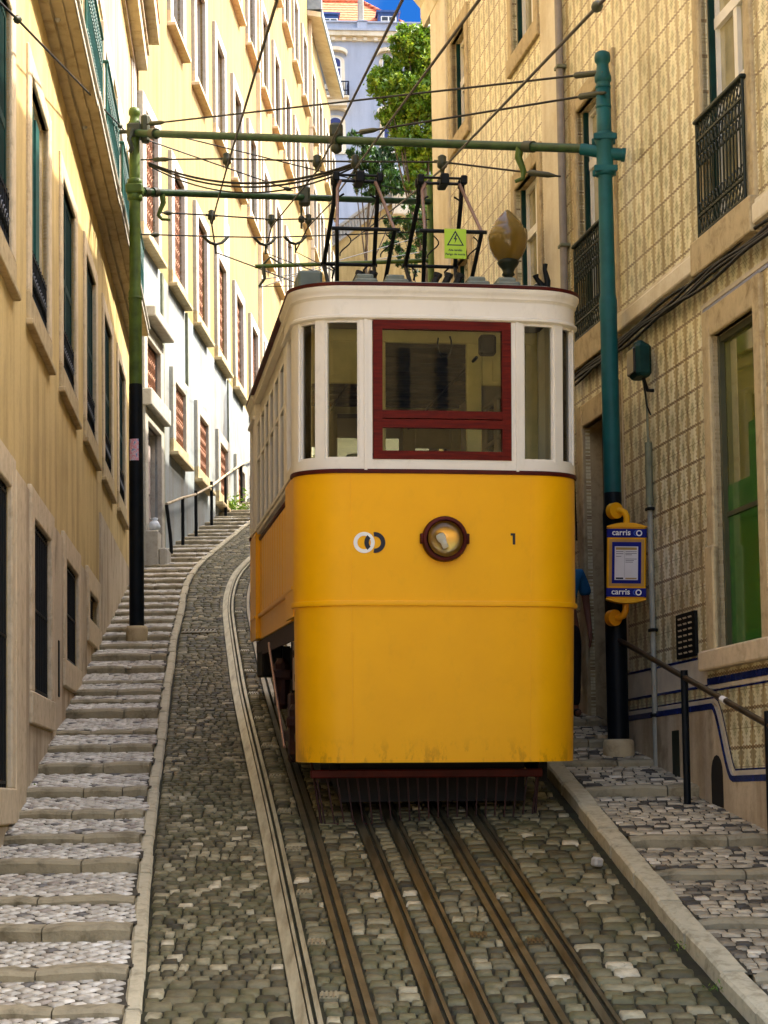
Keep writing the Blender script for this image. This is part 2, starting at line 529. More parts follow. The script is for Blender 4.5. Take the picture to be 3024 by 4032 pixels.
def paving(name, steps, zf, xl, xr, size, y0, y1, mat, label, diag=True, tmean=.62):
    L = []
    for i in range(len(steps) - 1):
        a, b = steps[i] + .115, steps[i + 1]
        if a > y1: break
        s = size if a < 24 else size * 1.6
        if diag:
            st = s * .7071
            for r, yy in enumerate(np.arange(a + s * .35, b - s * .1, st)):
                xa, xb = float(xl(yy)), float(xr(yy))
                for xx in np.arange(xa + (s * .7071 if r % 2 else 0), xb, st * 2):
                    L.append((xx + RNG.normal(0, s * .07), yy + RNG.normal(0, s * .06), s * .445 * RNG.uniform(.88, 1.05), s * .445 * RNG.uniform(.88, 1.05), .785 + RNG.normal(0, .10)))
        else:
            L += rows(a, b - s * .4, s, xl, xr, s * .75, s * 1.5, gap=.010)
    cx, cy, hx, hy, an = pack(L)
    n = len(cx)
    tone = np.clip(RNG.normal(tmean, .17, n), .14, 1)
    blot = np.sin(cx * 3.1 + np.sin(cy * 1.3) * 2) * np.sin(cy * 1.9 + cx) 
    tone = np.clip(tone + .10 * blot, .1, 1)
    tone[RNG.random(n) < (.05 if diag else .13)] = RNG.uniform(0, .15)
    o = stones(name, cx, cy, hx, hy, an, tone, lambda x, y, yc: zf(yc) + (y - yc) * .15, mat, h=.006, flat=.90)
    g = MB()
    for i in range(len(steps) - 1):
        a, b = steps[i] + .1, steps[i + 1]
        if a > y1: break
        ys = np.linspace(a, b, 4)
        g.strip([(float(xl(y)) - .04, y, float(zf(np.array(y if y < b else b - 1e-4))) - .006) for y in ys], [(float(xr(y)) + .04, y, float(zf(np.array(y if y < b else b - 1e-4))) - .006) for y in ys])
    struct(g.build('joint_sand', M['joint_sand'], fix=False), 'sandy joints between the paving stones of the pavement treads', 'joint sand')
    return struct(o, label, 'pavement')
paving('pavement', stepL, zL, lambda Y: WL(Y) - .02, lambda Y: KL(Y) - .062, .10, 10.5, 50, M['calcada'], 'pale limestone mosaic treads of the stepped left pavement', tmean=.66)
paving('pavement', stepR, zRt, lambda Y: KR(Y) + .17, lambda Y: WR(Y) + .03, .098, 10.2, 23.6, M['calcada_warm'], 'coarse limestone paving of the narrow right pavement', diag=False, tmean=.58)
M['step_stone'] = stone('worn_step_stone', (.30, .255, .155), (.10, .08, .04), scale=5, bump=.9)
def step_edges(steps, zf, xl, xr, y1, warm, label, drop):
    for i, Y in enumerate(steps):
        if Y > y1: break
        m = MB(); a, b = float(xl(Y)), float(xr(Y))
        zt = float(zf(Y + .001)) + .012
        x = a
        bow = random.uniform(-.07, .02); skew = -random.uniform(-.03, .14)
        while x < b - .03:
            w = min(random.uniform(.35, .85), b - x)
            if b - x - w < .15: w = b - x
            n = 4; hh = .012
            dy = random.uniform(-.014, .014); dz = random.uniform(-.004, .006)
            prof = [(-.0, -drop), (-.012, -.03), (0.006, -.006), (.03, 0), (.11, .010), (.30, .016), (.30, -drop)]
            def fr(k):
                xx = x + .005 + (w - .01) * k / n
                t = (xx - a) / max(.01, b - a)
                e = -.012 if k in (0, n) else random.uniform(-.005, .005)
                yy = Y + dy + bow * math.sin(PI * t) + skew * (t - .5) + random.uniform(-.005, .005)
                return Vector((xx, yy, zt + dz + e)), Vector((0, 1, 0)), Vector((0, 0, 1))
            m.sweep(n + 1, prof, fr)
            x += w
        struct(m.build('step', M['step_stone']), label, 'step')
step_edges(stepL, zL, lambda Y: WL(Y) - .02, lambda Y: KL(Y) - .058, 51, 0, 'worn limestone edge of a tread on the left pavement', .22)
step_edges(stepR, zRt, lambda Y: KR(Y) + .16, lambda Y: WR(Y) + .02, 23, 1, 'rough stone edge of a tread on the right pavement', .24)

# ------------------------------------------------------------------ rails and cable slots
m = Mat('worn_rail_steel'); n = m.noise(3, 6, .6, stretch=(6, .6, 1))
m.col(m.ramp(n, [(.35, (.05, .040, .018)), (.6, (.135, .112, .062))])).set(.36, .55, .4); m.bump(m.noise(60, 4), .15, .004)
M['rail'] = m.m
m = Mat('polished_rail_steel'); n = m.noise(3, 6, .6, stretch=(6, .6, 1))
m.col(m.ramp(n, [(.3, (.15, .13, .07)), (.6, (.37, .34, .22))])).set(.40, .45, .4)
M['rail_bright'] = m.m
m = Mat('rusty_slot_iron'); n = m.noise(5, 6, .6)
m.col(m.ramp(n, [(.35, (.055, .044, .02)), (.65, (.135, .11, .058))])).set(.38, .5, .4); m.bump(m.noise(60, 4), .3, .004)
M['slot'] = m.m
M['groove'] = simple('dark_groove', (.012, .010, .007), .8)
def ribbon(m, off, a, b, z0, z1, y0=9.5, y1=56):
    ys = np.concatenate([np.arange(y0, 30, .35), np.arange(30, y1, .3)])
    def fr(i):
        y = ys[i]; x = float(RAIL(y)) + off
        return Vector((x, y, zrf(y))), Vector((1, 0, 0)), Vector((0, 0, 1))
    m.sweep(len(ys), [(a, z0), (b, z0), (b, z1), (a, z1)], fr)
def rail(k, label, name, mat, parts, y1=56):
    r = MB()
    for a, b, z in parts: ribbon(r, ROFF[k], a, b, -.06, z, y1=y1)
    gr = MB(); ribbon(gr, ROFF[k], parts[0][1] - .005, parts[-1][0] + .005, -.07, -.028, y1=y1)
    o = r.build(name, mat); tag(o, label, 'rail' if 'rail' in name else 'cable slot')
    gr.build('groove', M['groove'], o)
    return o
g3 = [(-.085, -.006, .016), (.004, .026, .020), (.050, .082, .017)]
rail('A', 'bright grooved rail curving along the left edge of the tracks', 'tram_rail', M['rail_bright'], g3)
rail('C', 'worn grooved rail just right of the left cable slot', 'tram_rail', M['rail'], [(-.06, .008, .013), (.036, .06, .012)], 30)
rail('D', 'worn grooved rail just left of the right cable slot', 'tram_rail', M['rail'], [(-.06, .008, .013), (.036, .06, .012)], 30)
rail('F', 'worn grooved rail nearest the right pavement', 'tram_rail', M['rail'], [(-.055, -.002, .014), (.030, .055, .013)], 30)
rail('B', 'dark open cable slot between the two left rails', 'cable_slot', M['slot'], [(-.058, -.014, .012), (.014, .058, .012)])
rail('E', 'dark open cable slot between the two right rails', 'cable_slot', M['slot'], [(-.058, -.014, .012), (.014, .058, .012)], 30)
# small inspection grilles let into the setts beside the left slot
tie0 = None
pos = [(y, .155) for y in (12.4, 13.5, 14.7, 15.95, 17.25, 18.6, 20, 21.5, 23, 24.6, 26.2, 28, 30, 32, 34)] + [(13.6, 1.26), (13.45, 1.62)]
for i, (y, off) in enumerate(pos):
    mm = MB()
    for k in range(4):
        mm.box(-.05 + k * .028, -.05 + k * .028 + .014, -.05, .05, 0, .014)
    mm.box(-.058, .058, -.058, .058, -.03, .002)
    o = mm.build('rail_grille', M['rail_bright'] if off < .5 else M['slot'])
    o.location = (float(RAIL(y)) + off, y, zrf(y) + .012); o.rotation_euler = (math.atan(SL), 0, 0)
    tag(o, 'small ribbed iron grille set between the bright left rail and its slot' if off < .5 else ('rusty ribbed grille left of the rail nearest the right kerb' if off > 1.5 else 'rusty ribbed grille just left of the right cable slot'), 'grille', 'small grilles between the rails')
gg = MB(); y = 27.99
gg.box(-.24, .24, -.15, .15, -.06, 0)
for k in range(9): gg.box(-.22 + k * .052, -.22 + k * .052 + .022, -.12, .12, 0, .016)
gg.box(-.25, .25, -.16, -.13, 0, .014); gg.box(-.25, .25, .13, .16, 0, .014)
o = gg.build('road_drain', M['rail']); o.location = (-2.60, y, zrf(y) + .014); o.rotation_euler = (math.atan(SL), 0, 0)
tag(o, 'rectangular iron drain grating in the setts beside the left kerb', 'drain')
st = MB(); st.bbox(-.038, .038, -.038, .042, 0, .07, .014)
o = st.build('loose_stone', M['lioz_white']); o.location = (1.60, 15.3, zrf(15.3) + .012); o.rotation_euler = (.12, .1, .5)
tag(o, 'loose white cube of stone lying by the right kerb', 'stone')
# ------------------------------------------------------------------ walls as frames of reference
class WallF:
    def __init__(s, name, label, cat, x0, y0, k, sgn, zb, group=None):
        s.y0, s.k, s.sgn, s.zb = y0, k, sgn, zb
        s.L = math.sqrt(1 + k * k)
        s.e = thing(name, label, cat, (x0, y0, zb), (0, 0, math.atan2(1, k)), group)
    def u(s, Y): return (Y - s.y0) * s.L
    def box(s, m, Y0, Y1, o0, o1, z0, z1, b=0):
        a = (s.u(Y0), s.u(Y1), min(s.sgn * o0, s.sgn * o1), max(s.sgn * o0, s.sgn * o1), z0 - s.zb, z1 - s.zb)
        return m.bbox(*a, b) if b else m.box(*a)
    def P(s, Y, o, z): return Vector((s.u(Y), s.sgn * o, z - s.zb))
    def wall(s, m, Y0, Y1, z0, z1, ops, rev=.26, thick=.5, back=True):
        ops = [q for q in ops if q[1] > Y0 and q[0] < Y1 and q[3] > z0 and q[2] < z1]
        ops = [(max(q[0], Y0), min(q[1], Y1), max(q[2], z0), min(q[3], z1)) for q in ops]
        ys = sorted({Y0, Y1} | {q[0] for q in ops} | {q[1] for q in ops})
        zs = sorted({z0, z1} | {q[2] for q in ops} | {q[3] for q in ops})
        for i in range(len(ys) - 1):
            for j in range(len(zs) - 1):
                c, d = (ys[i] + ys[i + 1]) / 2, (zs[j] + zs[j + 1]) / 2
                if any(q[0] < c < q[1] and q[2] < d < q[3] for q in ops): continue
                m.add([s.P(ys[i], 0, zs[j]), s.P(ys[i + 1], 0, zs[j]), s.P(ys[i + 1], 0, zs[j + 1]), s.P(ys[i], 0, zs[j + 1])], [(0, 1, 2, 3)])
        for a, b, c, d in ops:
            f = [s.P(a, 0, c), s.P(b, 0, c), s.P(b, 0, d), s.P(a, 0, d)]
            g = [s.P(a, -rev, c), s.P(b, -rev, c), s.P(b, -rev, d), s.P(a, -rev, d)]
            m.add(f + g, [(0, 1, 5, 4), (1, 2, 6, 5), (2, 3, 7, 6), (3, 0, 4, 7)])
        e = [s.P(Y0, 0, z0), s.P(Y1, 0, z0), s.P(Y1, 0, z1), s.P(Y0, 0, z1)]
        h = [s.P(Y0, -thick, z0), s.P(Y1, -thick, z0), s.P(Y1, -thick, z1), s.P(Y0, -thick, z1)]
        m.add(e + h, [(1, 2, 6, 5), (2, 3, 7, 6), (3, 0, 4, 7), (4, 5, 6, 7)])
        return m

def frame_mb(F, a, b, c, d, w, o, sill=True, lint=None):
    """stone jambs and lintel round an opening"""
    m = MB(); l = lint or w
    F.box(m, a - w, a, -.05, o, c, d + l, .012)
    F.box(m, b, b + w, -.05, o, c, d + l, .012)
    F.box(m, a, b, -.05, o - .003, d, d + l, .012)
    F.box(m, a - .03, a + .006, -.25, -.05, c, d); F.box(m, b - .006, b + .03, -.25, -.05, c, d); F.box(m, a + .006, b - .006, -.25, -.05, d - .006, d + .03); F.box(m, a + .006, b - .006, -.25, -.05, c - .03, c + .004)
    return m
def casement(F, win, a, b, c, d, o=-.17, mat_f=None, mat_p=None, nh=1, transom=None, w=.055):
    fr = MB(); mid = (a + b) / 2
    for q in ((a, a + w), (b - w, b), (mid - w * .6, mid + w * .6)): F.box(fr, q[0], q[1], o, o + .05, c, d)
    for q in ((c, c + w * 1.3), (d - w, d)): F.box(fr, a + w, mid - w * .6, o, o + .047, q[0], q[1]); F.box(fr, mid + w * .6, b - w, o, o + .047, q[0], q[1])
    if transom: F.box(fr, a, b, o + .003, o + .058, transom - w * .7, transom + w * .7)
    for i in range(1, nh + 1):
        z = c + (d - c) * i / (nh + 1)
        F.box(fr, a + w, b - w, o, o + .04, z - .016, z + .016)
    fr.build('casement', mat_f or M['wood_white'], win)
    pn = MB(); F.box(pn, a, b, o - .03, o + .012, c, d)
    pn.build('pane', mat_p or M['shadow_glass'], win)
def shutter(F, win, a, b, c, d, o, mat, slats='v', n=10):
    m = MB(); mid = (a + b) / 2
    for x0, x1 in ((a, mid - .006), (mid + .006, b)):
        F.box(m, x0, x1, o - .02, o, c, d)
        F.box(m, x0, x0 + .07, o, o + .018, c, d); F.box(m, x1 - .07, x1, o, o + .018, c, d)
        for z in (c, (c + d) / 2, d - .09): F.box(m, x0 + .07, x1 - .07, o, o + .016, z, z + .09)
        if slats == 'v':
            for i in range(n // 2):
                y = x0 + .08 + (x1 - x0 - .16) * i / (n // 2)
                F.box(m, y, y + .03, o, o + .010, c + .09, d - .09)
        else:
            k = int((d - c) / .06)
            for i in range(k):
                z = c + .09 + (d - c - .2) * i / k
                F.box(m, x0 + .07, x1 - .07, o, o + .010, z, z + .028)
    return m.build('shutter', mat, win)
def iron_grille(F, win, a, b, c, d, o, mat, step=.13, name='grille', scroll=False, r=.011):
    m = MB()
    n = max(2, int((b - a) / step))
    for i in range(n + 1):
        y = a + (b - a) * i / n
        m.tube([F.P(y, o, c), F.P(y, o, d)], r, 5, smooth=False)
    for z in (c + .05, (c + d) / 2, d - .05): F.box(m, a, b, o - .012, o + .012, z - .012, z + .012)
    if scroll:
        rows_ = np.arange(c + .2, d - .15, .26)
        for z in rows_:
            for i in range(n):
                y = a + (b - a) * (i + .5) / n; w = (b - a) / n * .5
                pts = [F.P(y + w * math.sin(t), o + .01, z + .11 * math.cos(t * .5 - .8)) for t in np.linspace(0, 6.28, 9)]
                m.tube(pts, .009, 4, smooth=False)
    return m.build(name, mat, win)
def ornate_railing(F, parent, a, b, c, d, o, mat, name='railing', returns=0, step=.085):
    """cast iron balcony front: lattice band, scroll band and bars"""
    m = MB()
    F.box(m, a - .03, b + .03, o - .03, o + .03, d - .035, d, .01)
    for z in (d - .19, c + .20, c + .03): F.box(m, a, b, o - .012, o + .012, z - .01, z + .01)
    n = max(3, int((b - a) / step))
    for i in range(n + 1):
        y = a + (b - a) * i / n
        m.tube([F.P(y, o, c + .2), F.P(y, o, d - .19)], .008, 5, smooth=False)
        if i < n:
            y2 = a + (b - a) * (i + 1) / n
            for z0, z1 in ((d - .18, d - .04), (c + .04, c + .19)):
                m.tube([F.P(y, o, z0), F.P(y2, o, z1)], .007, 4, smooth=False)
                m.tube([F.P(y2, o, z0), F.P(y, o, z1)], .007, 4, smooth=False)
            yc = (y + y2) / 2; w = (y2 - y) * .46
            for zc, s in ((d - .27, 1), (d - .39, .8), (c + .27, .8)):
                m.tube([F.P(yc + w * math.cos(t), o + .005, zc + .055 * s * math.sin(t)) for t in np.linspace(0, 2 * PI, 8)], .008, 4, cap=False, smooth=False)
    for y in (a, b):
        m.tube([F.P(y, o, c - .03), F.P(y, o, d)], .016, 6)
        if returns:
            F.box(m, y - .02, y + .02, o - returns, o, d - .03, d)
            F.box(m, y - .01, y + .01, o - returns, o, c + .02, c + .045)
            for t in np.linspace(.15, .85, 3):
                m.tube([F.P(y, o - returns * t, c + .03), F.P(y, o - returns * t, d - .02)], .008, 5, smooth=False)
    return m.build(name, mat, parent)

# ------------------------------------------------------------------ A: long cream building on the left
FA = WallF('cream_building', 'long cream building with green shuttered windows lining the left pavement', 'building', -3.14, 16.2, -.0695, -1, 1.0)
A1 = [(18.45 + 3.22 * i, 20.10 + 3.22 * i) for i in range(-2, 5)]
SZ = lambda Y: .012 * (Y - 18)
opsA = [(a, b, 6.38 + SZ(a), 8.55 + SZ(a)) for a, b in A1]
G = [(15.1, 16.75, 1.75, 4.3), (18.55, 20.2, 2.66, 4.3), (21.88, 23.52, 3.2, 4.32), (25.15, 26.75, 3.96, 4.33)]
opsA += G
A2 = [(a + .1, b - .1) for a, b in A1]
opsA += [(a, b, 9.86, 12.6) for a, b in A2]
YA0, YA1 = 10.6, 36.35
m = MB(); FA.wall(m, YA0, YA1, -1.0, 16.2, opsA)
FA.box(m, YA0, YA1, -6, -5.6, -1, 16.2)
m.build('wall', M['yellow_wall'], FA.e)
m = MB()
m.add([FA.P(YA0, .5, 16.22), FA.P(YA1, .5, 16.22), FA.P(YA1, -3, 17.8), FA.P(YA0, -3, 17.8), FA.P(YA1, -6, 16.2), FA.P(YA0, -6, 16.2)], [(0, 1, 2, 3), (3, 2, 4, 5), (0, 3, 5), (1, 4, 2)])
M['roof_tile'] = None
mt = Mat('terracotta_roof_tiles'); xs, yy, zz = mt.xyz()
n = mt.noise(7, 5); wv = (zz * 26).sin() * .5 + .5
mt.col(mt.ramp(n * .7 + wv * .3, [(.3, (.34, .075, .032)), (.5, (.62, .17, .075)), (.72, (.78, .30, .15))])).set(.8, 0, .2); mt.bump((zz * 26).sin(), .6, .03)
M['roof_tile'] = mt.m
m.build('roof', M['roof_tile'], FA.e)
# stone plinth in two heights, cut round the low windows
m = MB(); ops = [(a - .28, b + .28, c - .32, d + .30) for a, b, c, d in G]
def plinth(m, F, Y0, Y1, z0, z1, ops, o):
    ops = [(max(q[0], Y0), min(q[1], Y1), q[2], min(q[3], z1)) for q in ops if q[1] > Y0 and q[0] < Y1]
    ys = sorted({Y0, Y1} | {q[0] for q in ops} | {q[1] for q in ops})
    for i in range(len(ys) - 1):
        c = (ys[i] + ys[i + 1]) / 2
        hit = [q for q in ops if q[0] < c < q[1]]
        if hit:
            if hit[0][2] > z0: F.box(m, ys[i], ys[i + 1], -.01, o, z0, hit[0][2])
            if hit[0][3] < z1: F.box(m, ys[i], ys[i + 1], -.01, o, hit[0][3], z1)
        else: F.box(m, ys[i], ys[i + 1], -.01, o, z0, z1)
plinth(m, FA, YA0, 24.9, -.8, 4.52, ops, .018)
plinth(m, FA, 27.2, YA1, 2, 5.62, [], .030)
plinth(m, FA, 24.9, 27.2, 2, 3.7, [], .012)
m.build('plinth', M['plinth'], FA.e)
m = MB(); FA.box(m, 16.98, 17.75, -.01, .05, -.5, 4.50, .012)
m.build('pilaster', M['lioz'], FA.e)
M['night_shutter'] = simple('blue_black_shutter', (.006, .008, .013), .55, var=.3, spec=.1)
for i, (a, b, c, d) in enumerate(G):
    w = frame_mb(FA, a, b, c, d, .27, .042, lint=.28)
    FA.box(w, a - .27, b + .27, -.05, .05, c - .30, c, .012)
    w = w.build('low_window', M['lioz'], FA.e)
    sh = MB(); FA.box(sh, a, b, -.10, -.06, c, d)
    for k in range(14): FA.box(sh, a, b, -.06, -.048, c + (d - c) * (k + .2) / 14, c + (d - c) * (k + .75) / 14)
    sh.build('shutter', M['night_shutter'], w)
    if i < 3: iron_grille(FA, w, a, b, c, d, -.02, M['iron_black'], .16)
for i, (a, b) in enumerate(A1):
    c, d = 6.38 + SZ(a), 8.55 + SZ(a)
    w = frame_mb(FA, a, b, c, d, .26, .03, lint=.2).build('window', M['lioz'], FA.e)
    sl = MB(); FA.box(sl, a - .27, b + .27, -.05, .032, c - .27, c, .01); FA.box(sl, a - .3, b + .3, -.02, .07, c - .33, c - .27, .012)
    sl.build('sill', M['lioz_warm'], w)
    if i == 2:
        casement(FA, w, a + .02, b - .02, c, d, -.13, nh=2, transom=d - .5)
        lf = MB()
        FA.box(lf, a + .02, a + .06, -.10, .0, c, d - .1); FA.box(lf, a + .55, a + .75, -.075, -.045, c, d - .1)
        for k in range(5): FA.box(lf, a + .57 + k * .034, a + .585 + k * .034, -.045, -.036, c, d - .1)
        FA.box(lf, b - .62, b - .30, -.075, -.045, c, d - .1)
        lf.build('shutter', M['iron_green'], w)
    else:
        shutter(FA, w, a, b, c, d, -.045, M['green_shutter'], 'v', 16)
    iron_grille(FA, w, a, b, c + .02, c + .55, -.012, M['iron_black'], .12, 'window_guard', scroll=True)
# balcony slab with its mouldings, balconies above
m = MB()
for Y0 in np.arange(YA0, 34.2, 4.0):
    Y1 = min(Y0 + 4.0, 34.6); z = 9.60 + .012 * (Y0 - 18)
    FA.box(m, Y0, Y1, -.02, .10, z - .02, z + .06); FA.box(m, Y0, Y1, -.02, .22, z + .06, z + .09)
    FA.box(m, Y0, Y1, -.02, .33, z + .09, z + .20)
m.build('balcony_slab', M['soffit'], FA.e)
m = MB()
for Y0 in np.arange(YA0, 34.2, 4.0):
    Y1 = min(Y0 + 4.0, 34.6); z = 9.60 + .012 * (Y0 - 18)
    FA.box(m, Y0, Y1, .33, .345, z + .10, z + .16, .004); FA.box(m, Y0, Y1, -.02, .37, z + .20, z + .25, .01)
m.build('slab_edge', M['lioz_white'], FA.e)
for i, (a, b) in enumerate(A2):
    w = frame_mb(FA, a, b, 9.86, 12.6, .26, .05, lint=.3).build('balcony_window', M['lioz_white'], FA.e)
    casement(FA, w, a, b, 9.86, 12.6, -.16, nh=3, transom=11.9, mat_p=M['brown_inside'])
    ornate_railing(FA, FA.e, a - .45, b + .45, 9.86 + .012 * (a - 18), 10.92 + .012 * (a - 18), .31, M['iron_green'], 'railing', .34, .10)
m = MB()
FA.box(m, YA1 - .75, YA1 - .02, -.02, .06, 5.62, 15.2, .015); FA.box(m, YA1 - .95, YA1 - .75, -.02, .03, 9.9, 15.2)
FA.box(m, YA0, YA1, -.02, .03, 12.95, 13.15)
m.build('corner_pilaster', M['lioz_white'], FA.e)
m = MB()
FA.box(m, YA0, YA1, -.02, .06, 15.2, 15.32); FA.box(m, YA0, YA1 + .02, -.02, .26, 15.32, 15.62); FA.box(m, YA0, YA1 + .04, -.02, .30, 15.62, 15.7)
FA.box(m, YA0, YA1 + .10, -.02, .48, 15.85, 16.2); FA.box(m, YA0, YA1 + .02, -.02, .1, 15.7, 15.85)
m.build('cornice', M['soffit'], FA.e)
m = MB()
for y in (19.9, 23.3, 26.6, 30.0): m.lathe([(.012, 0), (.035, .02), (.035, .09), (.02, .11)], FA.P(y, .13, 9.66 + .012 * (y - 18)) - Vector((0, 0, .05)), 8)
split(m.build('fixing_stud', M['lioz_white'], FA.e))
m = MB()
FA.box(m, 21.05, 21.16, .018, .03, 2.75, 3.35, .004)
m.build('wall_plate', M['iron_black'], FA.e)

# ------------------------------------------------------------------ B: tall yellow building further up
FB = WallF('yellow_building', 'tall weathered yellow building with rows of white framed windows up the left side', 'building', -4.47, 36, .0507, -1, 5.5)
YB0, YB1, YBm = 36.4, 84.6, 73.5
COLS = [36.35 + 3.42 * i for i in range(15)]
ROWS = {'c': (8.98, 10.2), 'b': (12.45, 14.7), 'a': (17.9, 20.15), 'aa': (22.8, 25.05), 'aaa': (27.5, 29.7)}
opsB = []
for i, y in enumerate(COLS):
    for r, (c, d) in ROWS.items():
        if r == 'c' and i > 5: continue
        if r == 'b' and i > 11: continue
        opsB.append((y + .38, y + 1.80, c, d))
door = (36.75, 38.3, 5.0, 8.75)
opsB.append(door)
opsB = [q for q in opsB if not (q[3] == ROWS['c'][1] and q[0] < 37)] + [(36.75, 38.3, 9.3, 10.35)]
m = MB()
FB.wall(m, YB0, 56, 12.12, 34, opsB); FB.wall(m, 56, YBm, 15.3, 34, opsB); FB.wall(m, YBm, YB1, 15.3, 31.6, opsB)
FB.box(m, YB0, YB1, -7, -6.6, 4, 31)
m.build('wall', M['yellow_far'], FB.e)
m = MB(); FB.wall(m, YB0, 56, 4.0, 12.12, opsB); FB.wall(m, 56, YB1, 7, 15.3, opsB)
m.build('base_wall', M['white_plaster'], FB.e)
for i, y in enumerate(COLS):
    for r, (c, d) in ROWS.items():
        if (r == 'c' and (i > 5 or i == 0)) or (r == 'b' and i > 11): continue
        a, b = y + .38, y + 1.80
        op = .085
        w = frame_mb(FB, a, b, c, d, .33, op, lint=.26).build('window', M['lioz_white'], FB.e)
        sl = MB(); FB.box(sl, a - .33, b + .33, -.02, op + .004, c - .26, c, .01); FB.box(sl, a - .36, b + .36, -.02, .19, c - .34, c - .26, .012)
        sl.build('sill', M['lioz_warm'] if r in 'bc' else M['lioz'], w)
        if r in 'bc' and i < 8:
            bk = MB(); FB.box(bk, a, b, -.25, -.21, c, d); bk.build('shutter', M['brown_inside'], w)
            iron_grille(FB, w, a, b, c, d, -.05 if r == 'b' else .0, M['rust_grille'], .15, 'grille', scroll=(i < 5), r=.013)
        else:
            casement(FB, w, a, b, c, d, -.19, M['fitting'] if i % 3 else M['wood_white'], M['shadow_glass'], 2)
# street door under the first column
w = frame_mb(FB, 36.75, 38.3, 5.0, 8.75, .3, .09, lint=.3).build('door_surround', M['lioz_white'], FB.e)
dm = MB(); FB.box(dm, 36.75, 38.3, -.2, -.14, 5, 8.75)
for y in (36.85, 37.6):
    for z0, z1 in ((6.5, 7.4), (7.55, 8.6)): FB.box(dm, y, y + .6, -.14, -.12, z0, z1, .01)
dm.build('door', simple('mauve_grey_door_paint', (.34, .28, .26), .6), FB.e)
w = frame_mb(FB, 36.75, 38.3, 9.3, 10.35, .33, .085, lint=.26)
FB.box(w, 36.4, 38.65, -.02, .22, 8.98, 9.3, .02); FB.box(w, 36.4, 38.65, -.02, .3, 10.65, 10.85, .02)
w = w.build('window', M['lioz_white'], FB.e)
bk = MB(); FB.box(bk, 36.75, 38.3, -.25, -.21, 9.3, 10.35); bk.build('shutter', M['brown_inside'], w)
iron_grille(FB, w, 36.75, 38.3, 9.3, 10.35, -.04, M['rust_grille'], .15, 'grille', scroll=True, r=.013)
m = MB(); FB.box(m, 38.75, 38.95, -.02, .05, 5, 12.1, .01); FB.box(m, 42.0, 42.07, .0, .06, 9.3, 12.1)
FB.box(m, 48.9, 48.94, 0, .04, 9.9, 12.1)
split(m.build('wall_pipe', M['fitting'], FB.e))
m = MB(); FB.box(m, 56.0, 56.12, 0, .12, 10.5, 31); FB.box(m, 74.0, 74.12, 0, .12, 14, 31.4)
split(m.build('drainpipe', M['cream_trim'], FB.e))
m = MB()
m.add([FB.P(YBm, -.02, 31.4), FB.P(YB1 + .2, -.02, 32.3), FB.P(YB1 + .2, .52, 32.2), FB.P(YBm, .52, 31.3), FB.P(YBm, -.02, 31.6), FB.P(YB1 + .2, -.02, 32.5), FB.P(YB1 + .2, .52, 32.4), FB.P(YBm, .52, 31.5)],
      [(0, 1, 2, 3), (4, 5, 6, 7), (0, 3, 7, 4), (1, 2, 6, 5), (2, 3, 7, 6), (0, 1, 5, 4)])
m.build('eave', M['cream_trim'], FB.e)
m = MB(); m.hexa([FB.P(YBm, .52, 31.3), FB.P(YB1 + .2, .52, 32.2), FB.P(YB1 + .2, .58, 32.2), FB.P(YBm, .58, 31.3), FB.P(YBm, .52, 31.6), FB.P(YB1 + .2, .52, 32.5), FB.P(YB1 + .2, .58, 32.5), FB.P(YBm, .58, 31.6)]); FB.box(m, YBm, YBm + .25, -.0, .55, 31.62, 32.3)
m.add([FB.P(YBm, .58, 31.6), FB.P(YB1 + .2, .58, 32.5), FB.P(YB1 + .2, -3.5, 34.4), FB.P(YBm, -3.5, 34.4)], [(0, 1, 2, 3)])
m.build('roof_gutter', simple('blue_grey_zinc', (.26, .32, .38), .45, metal=.4), FB.e)
m = MB()
m.add([FB.P(YB0, .4, 34), FB.P(YBm, .4, 34), FB.P(YBm, -3.5, 36), FB.P(YB0, -3.5, 36), FB.P(YBm, -7, 34), FB.P(YB0, -7, 34)], [(0, 1, 2, 3), (3, 2, 4, 5), (0, 3, 5), (1, 4, 2)])
m.build('roof', M['roof_tile'], FB.e)
# whitewashed patch with dark scrawl between two windows
m = MB(); FB.box(m, 48.55, 49.6, 0, .004, 12.2, 16.2); FB.box(m, 48.7, 49.3, 0, .0042, 16.2, 16.9); FB.box(m, 52.3, 53.0, 0, .004, 12.2, 14.6)
split(m.build('whitewash_patch', M['white_plaster'], FB.e))
m = MB()
for y, z0, z1 in ((48.75, 14.6, 15.6), (48.95, 14.3, 15.3), (49.1, 13.6, 14.9), (49.25, 13.9, 14.6), (49.4, 13.2, 13.9)): FB.box(m, y, y + .06, .004, .008, z0, z1)
m.build('scrawl', simple('blue_grey_scrawl', (.12, .20, .24), .7), FB.e)

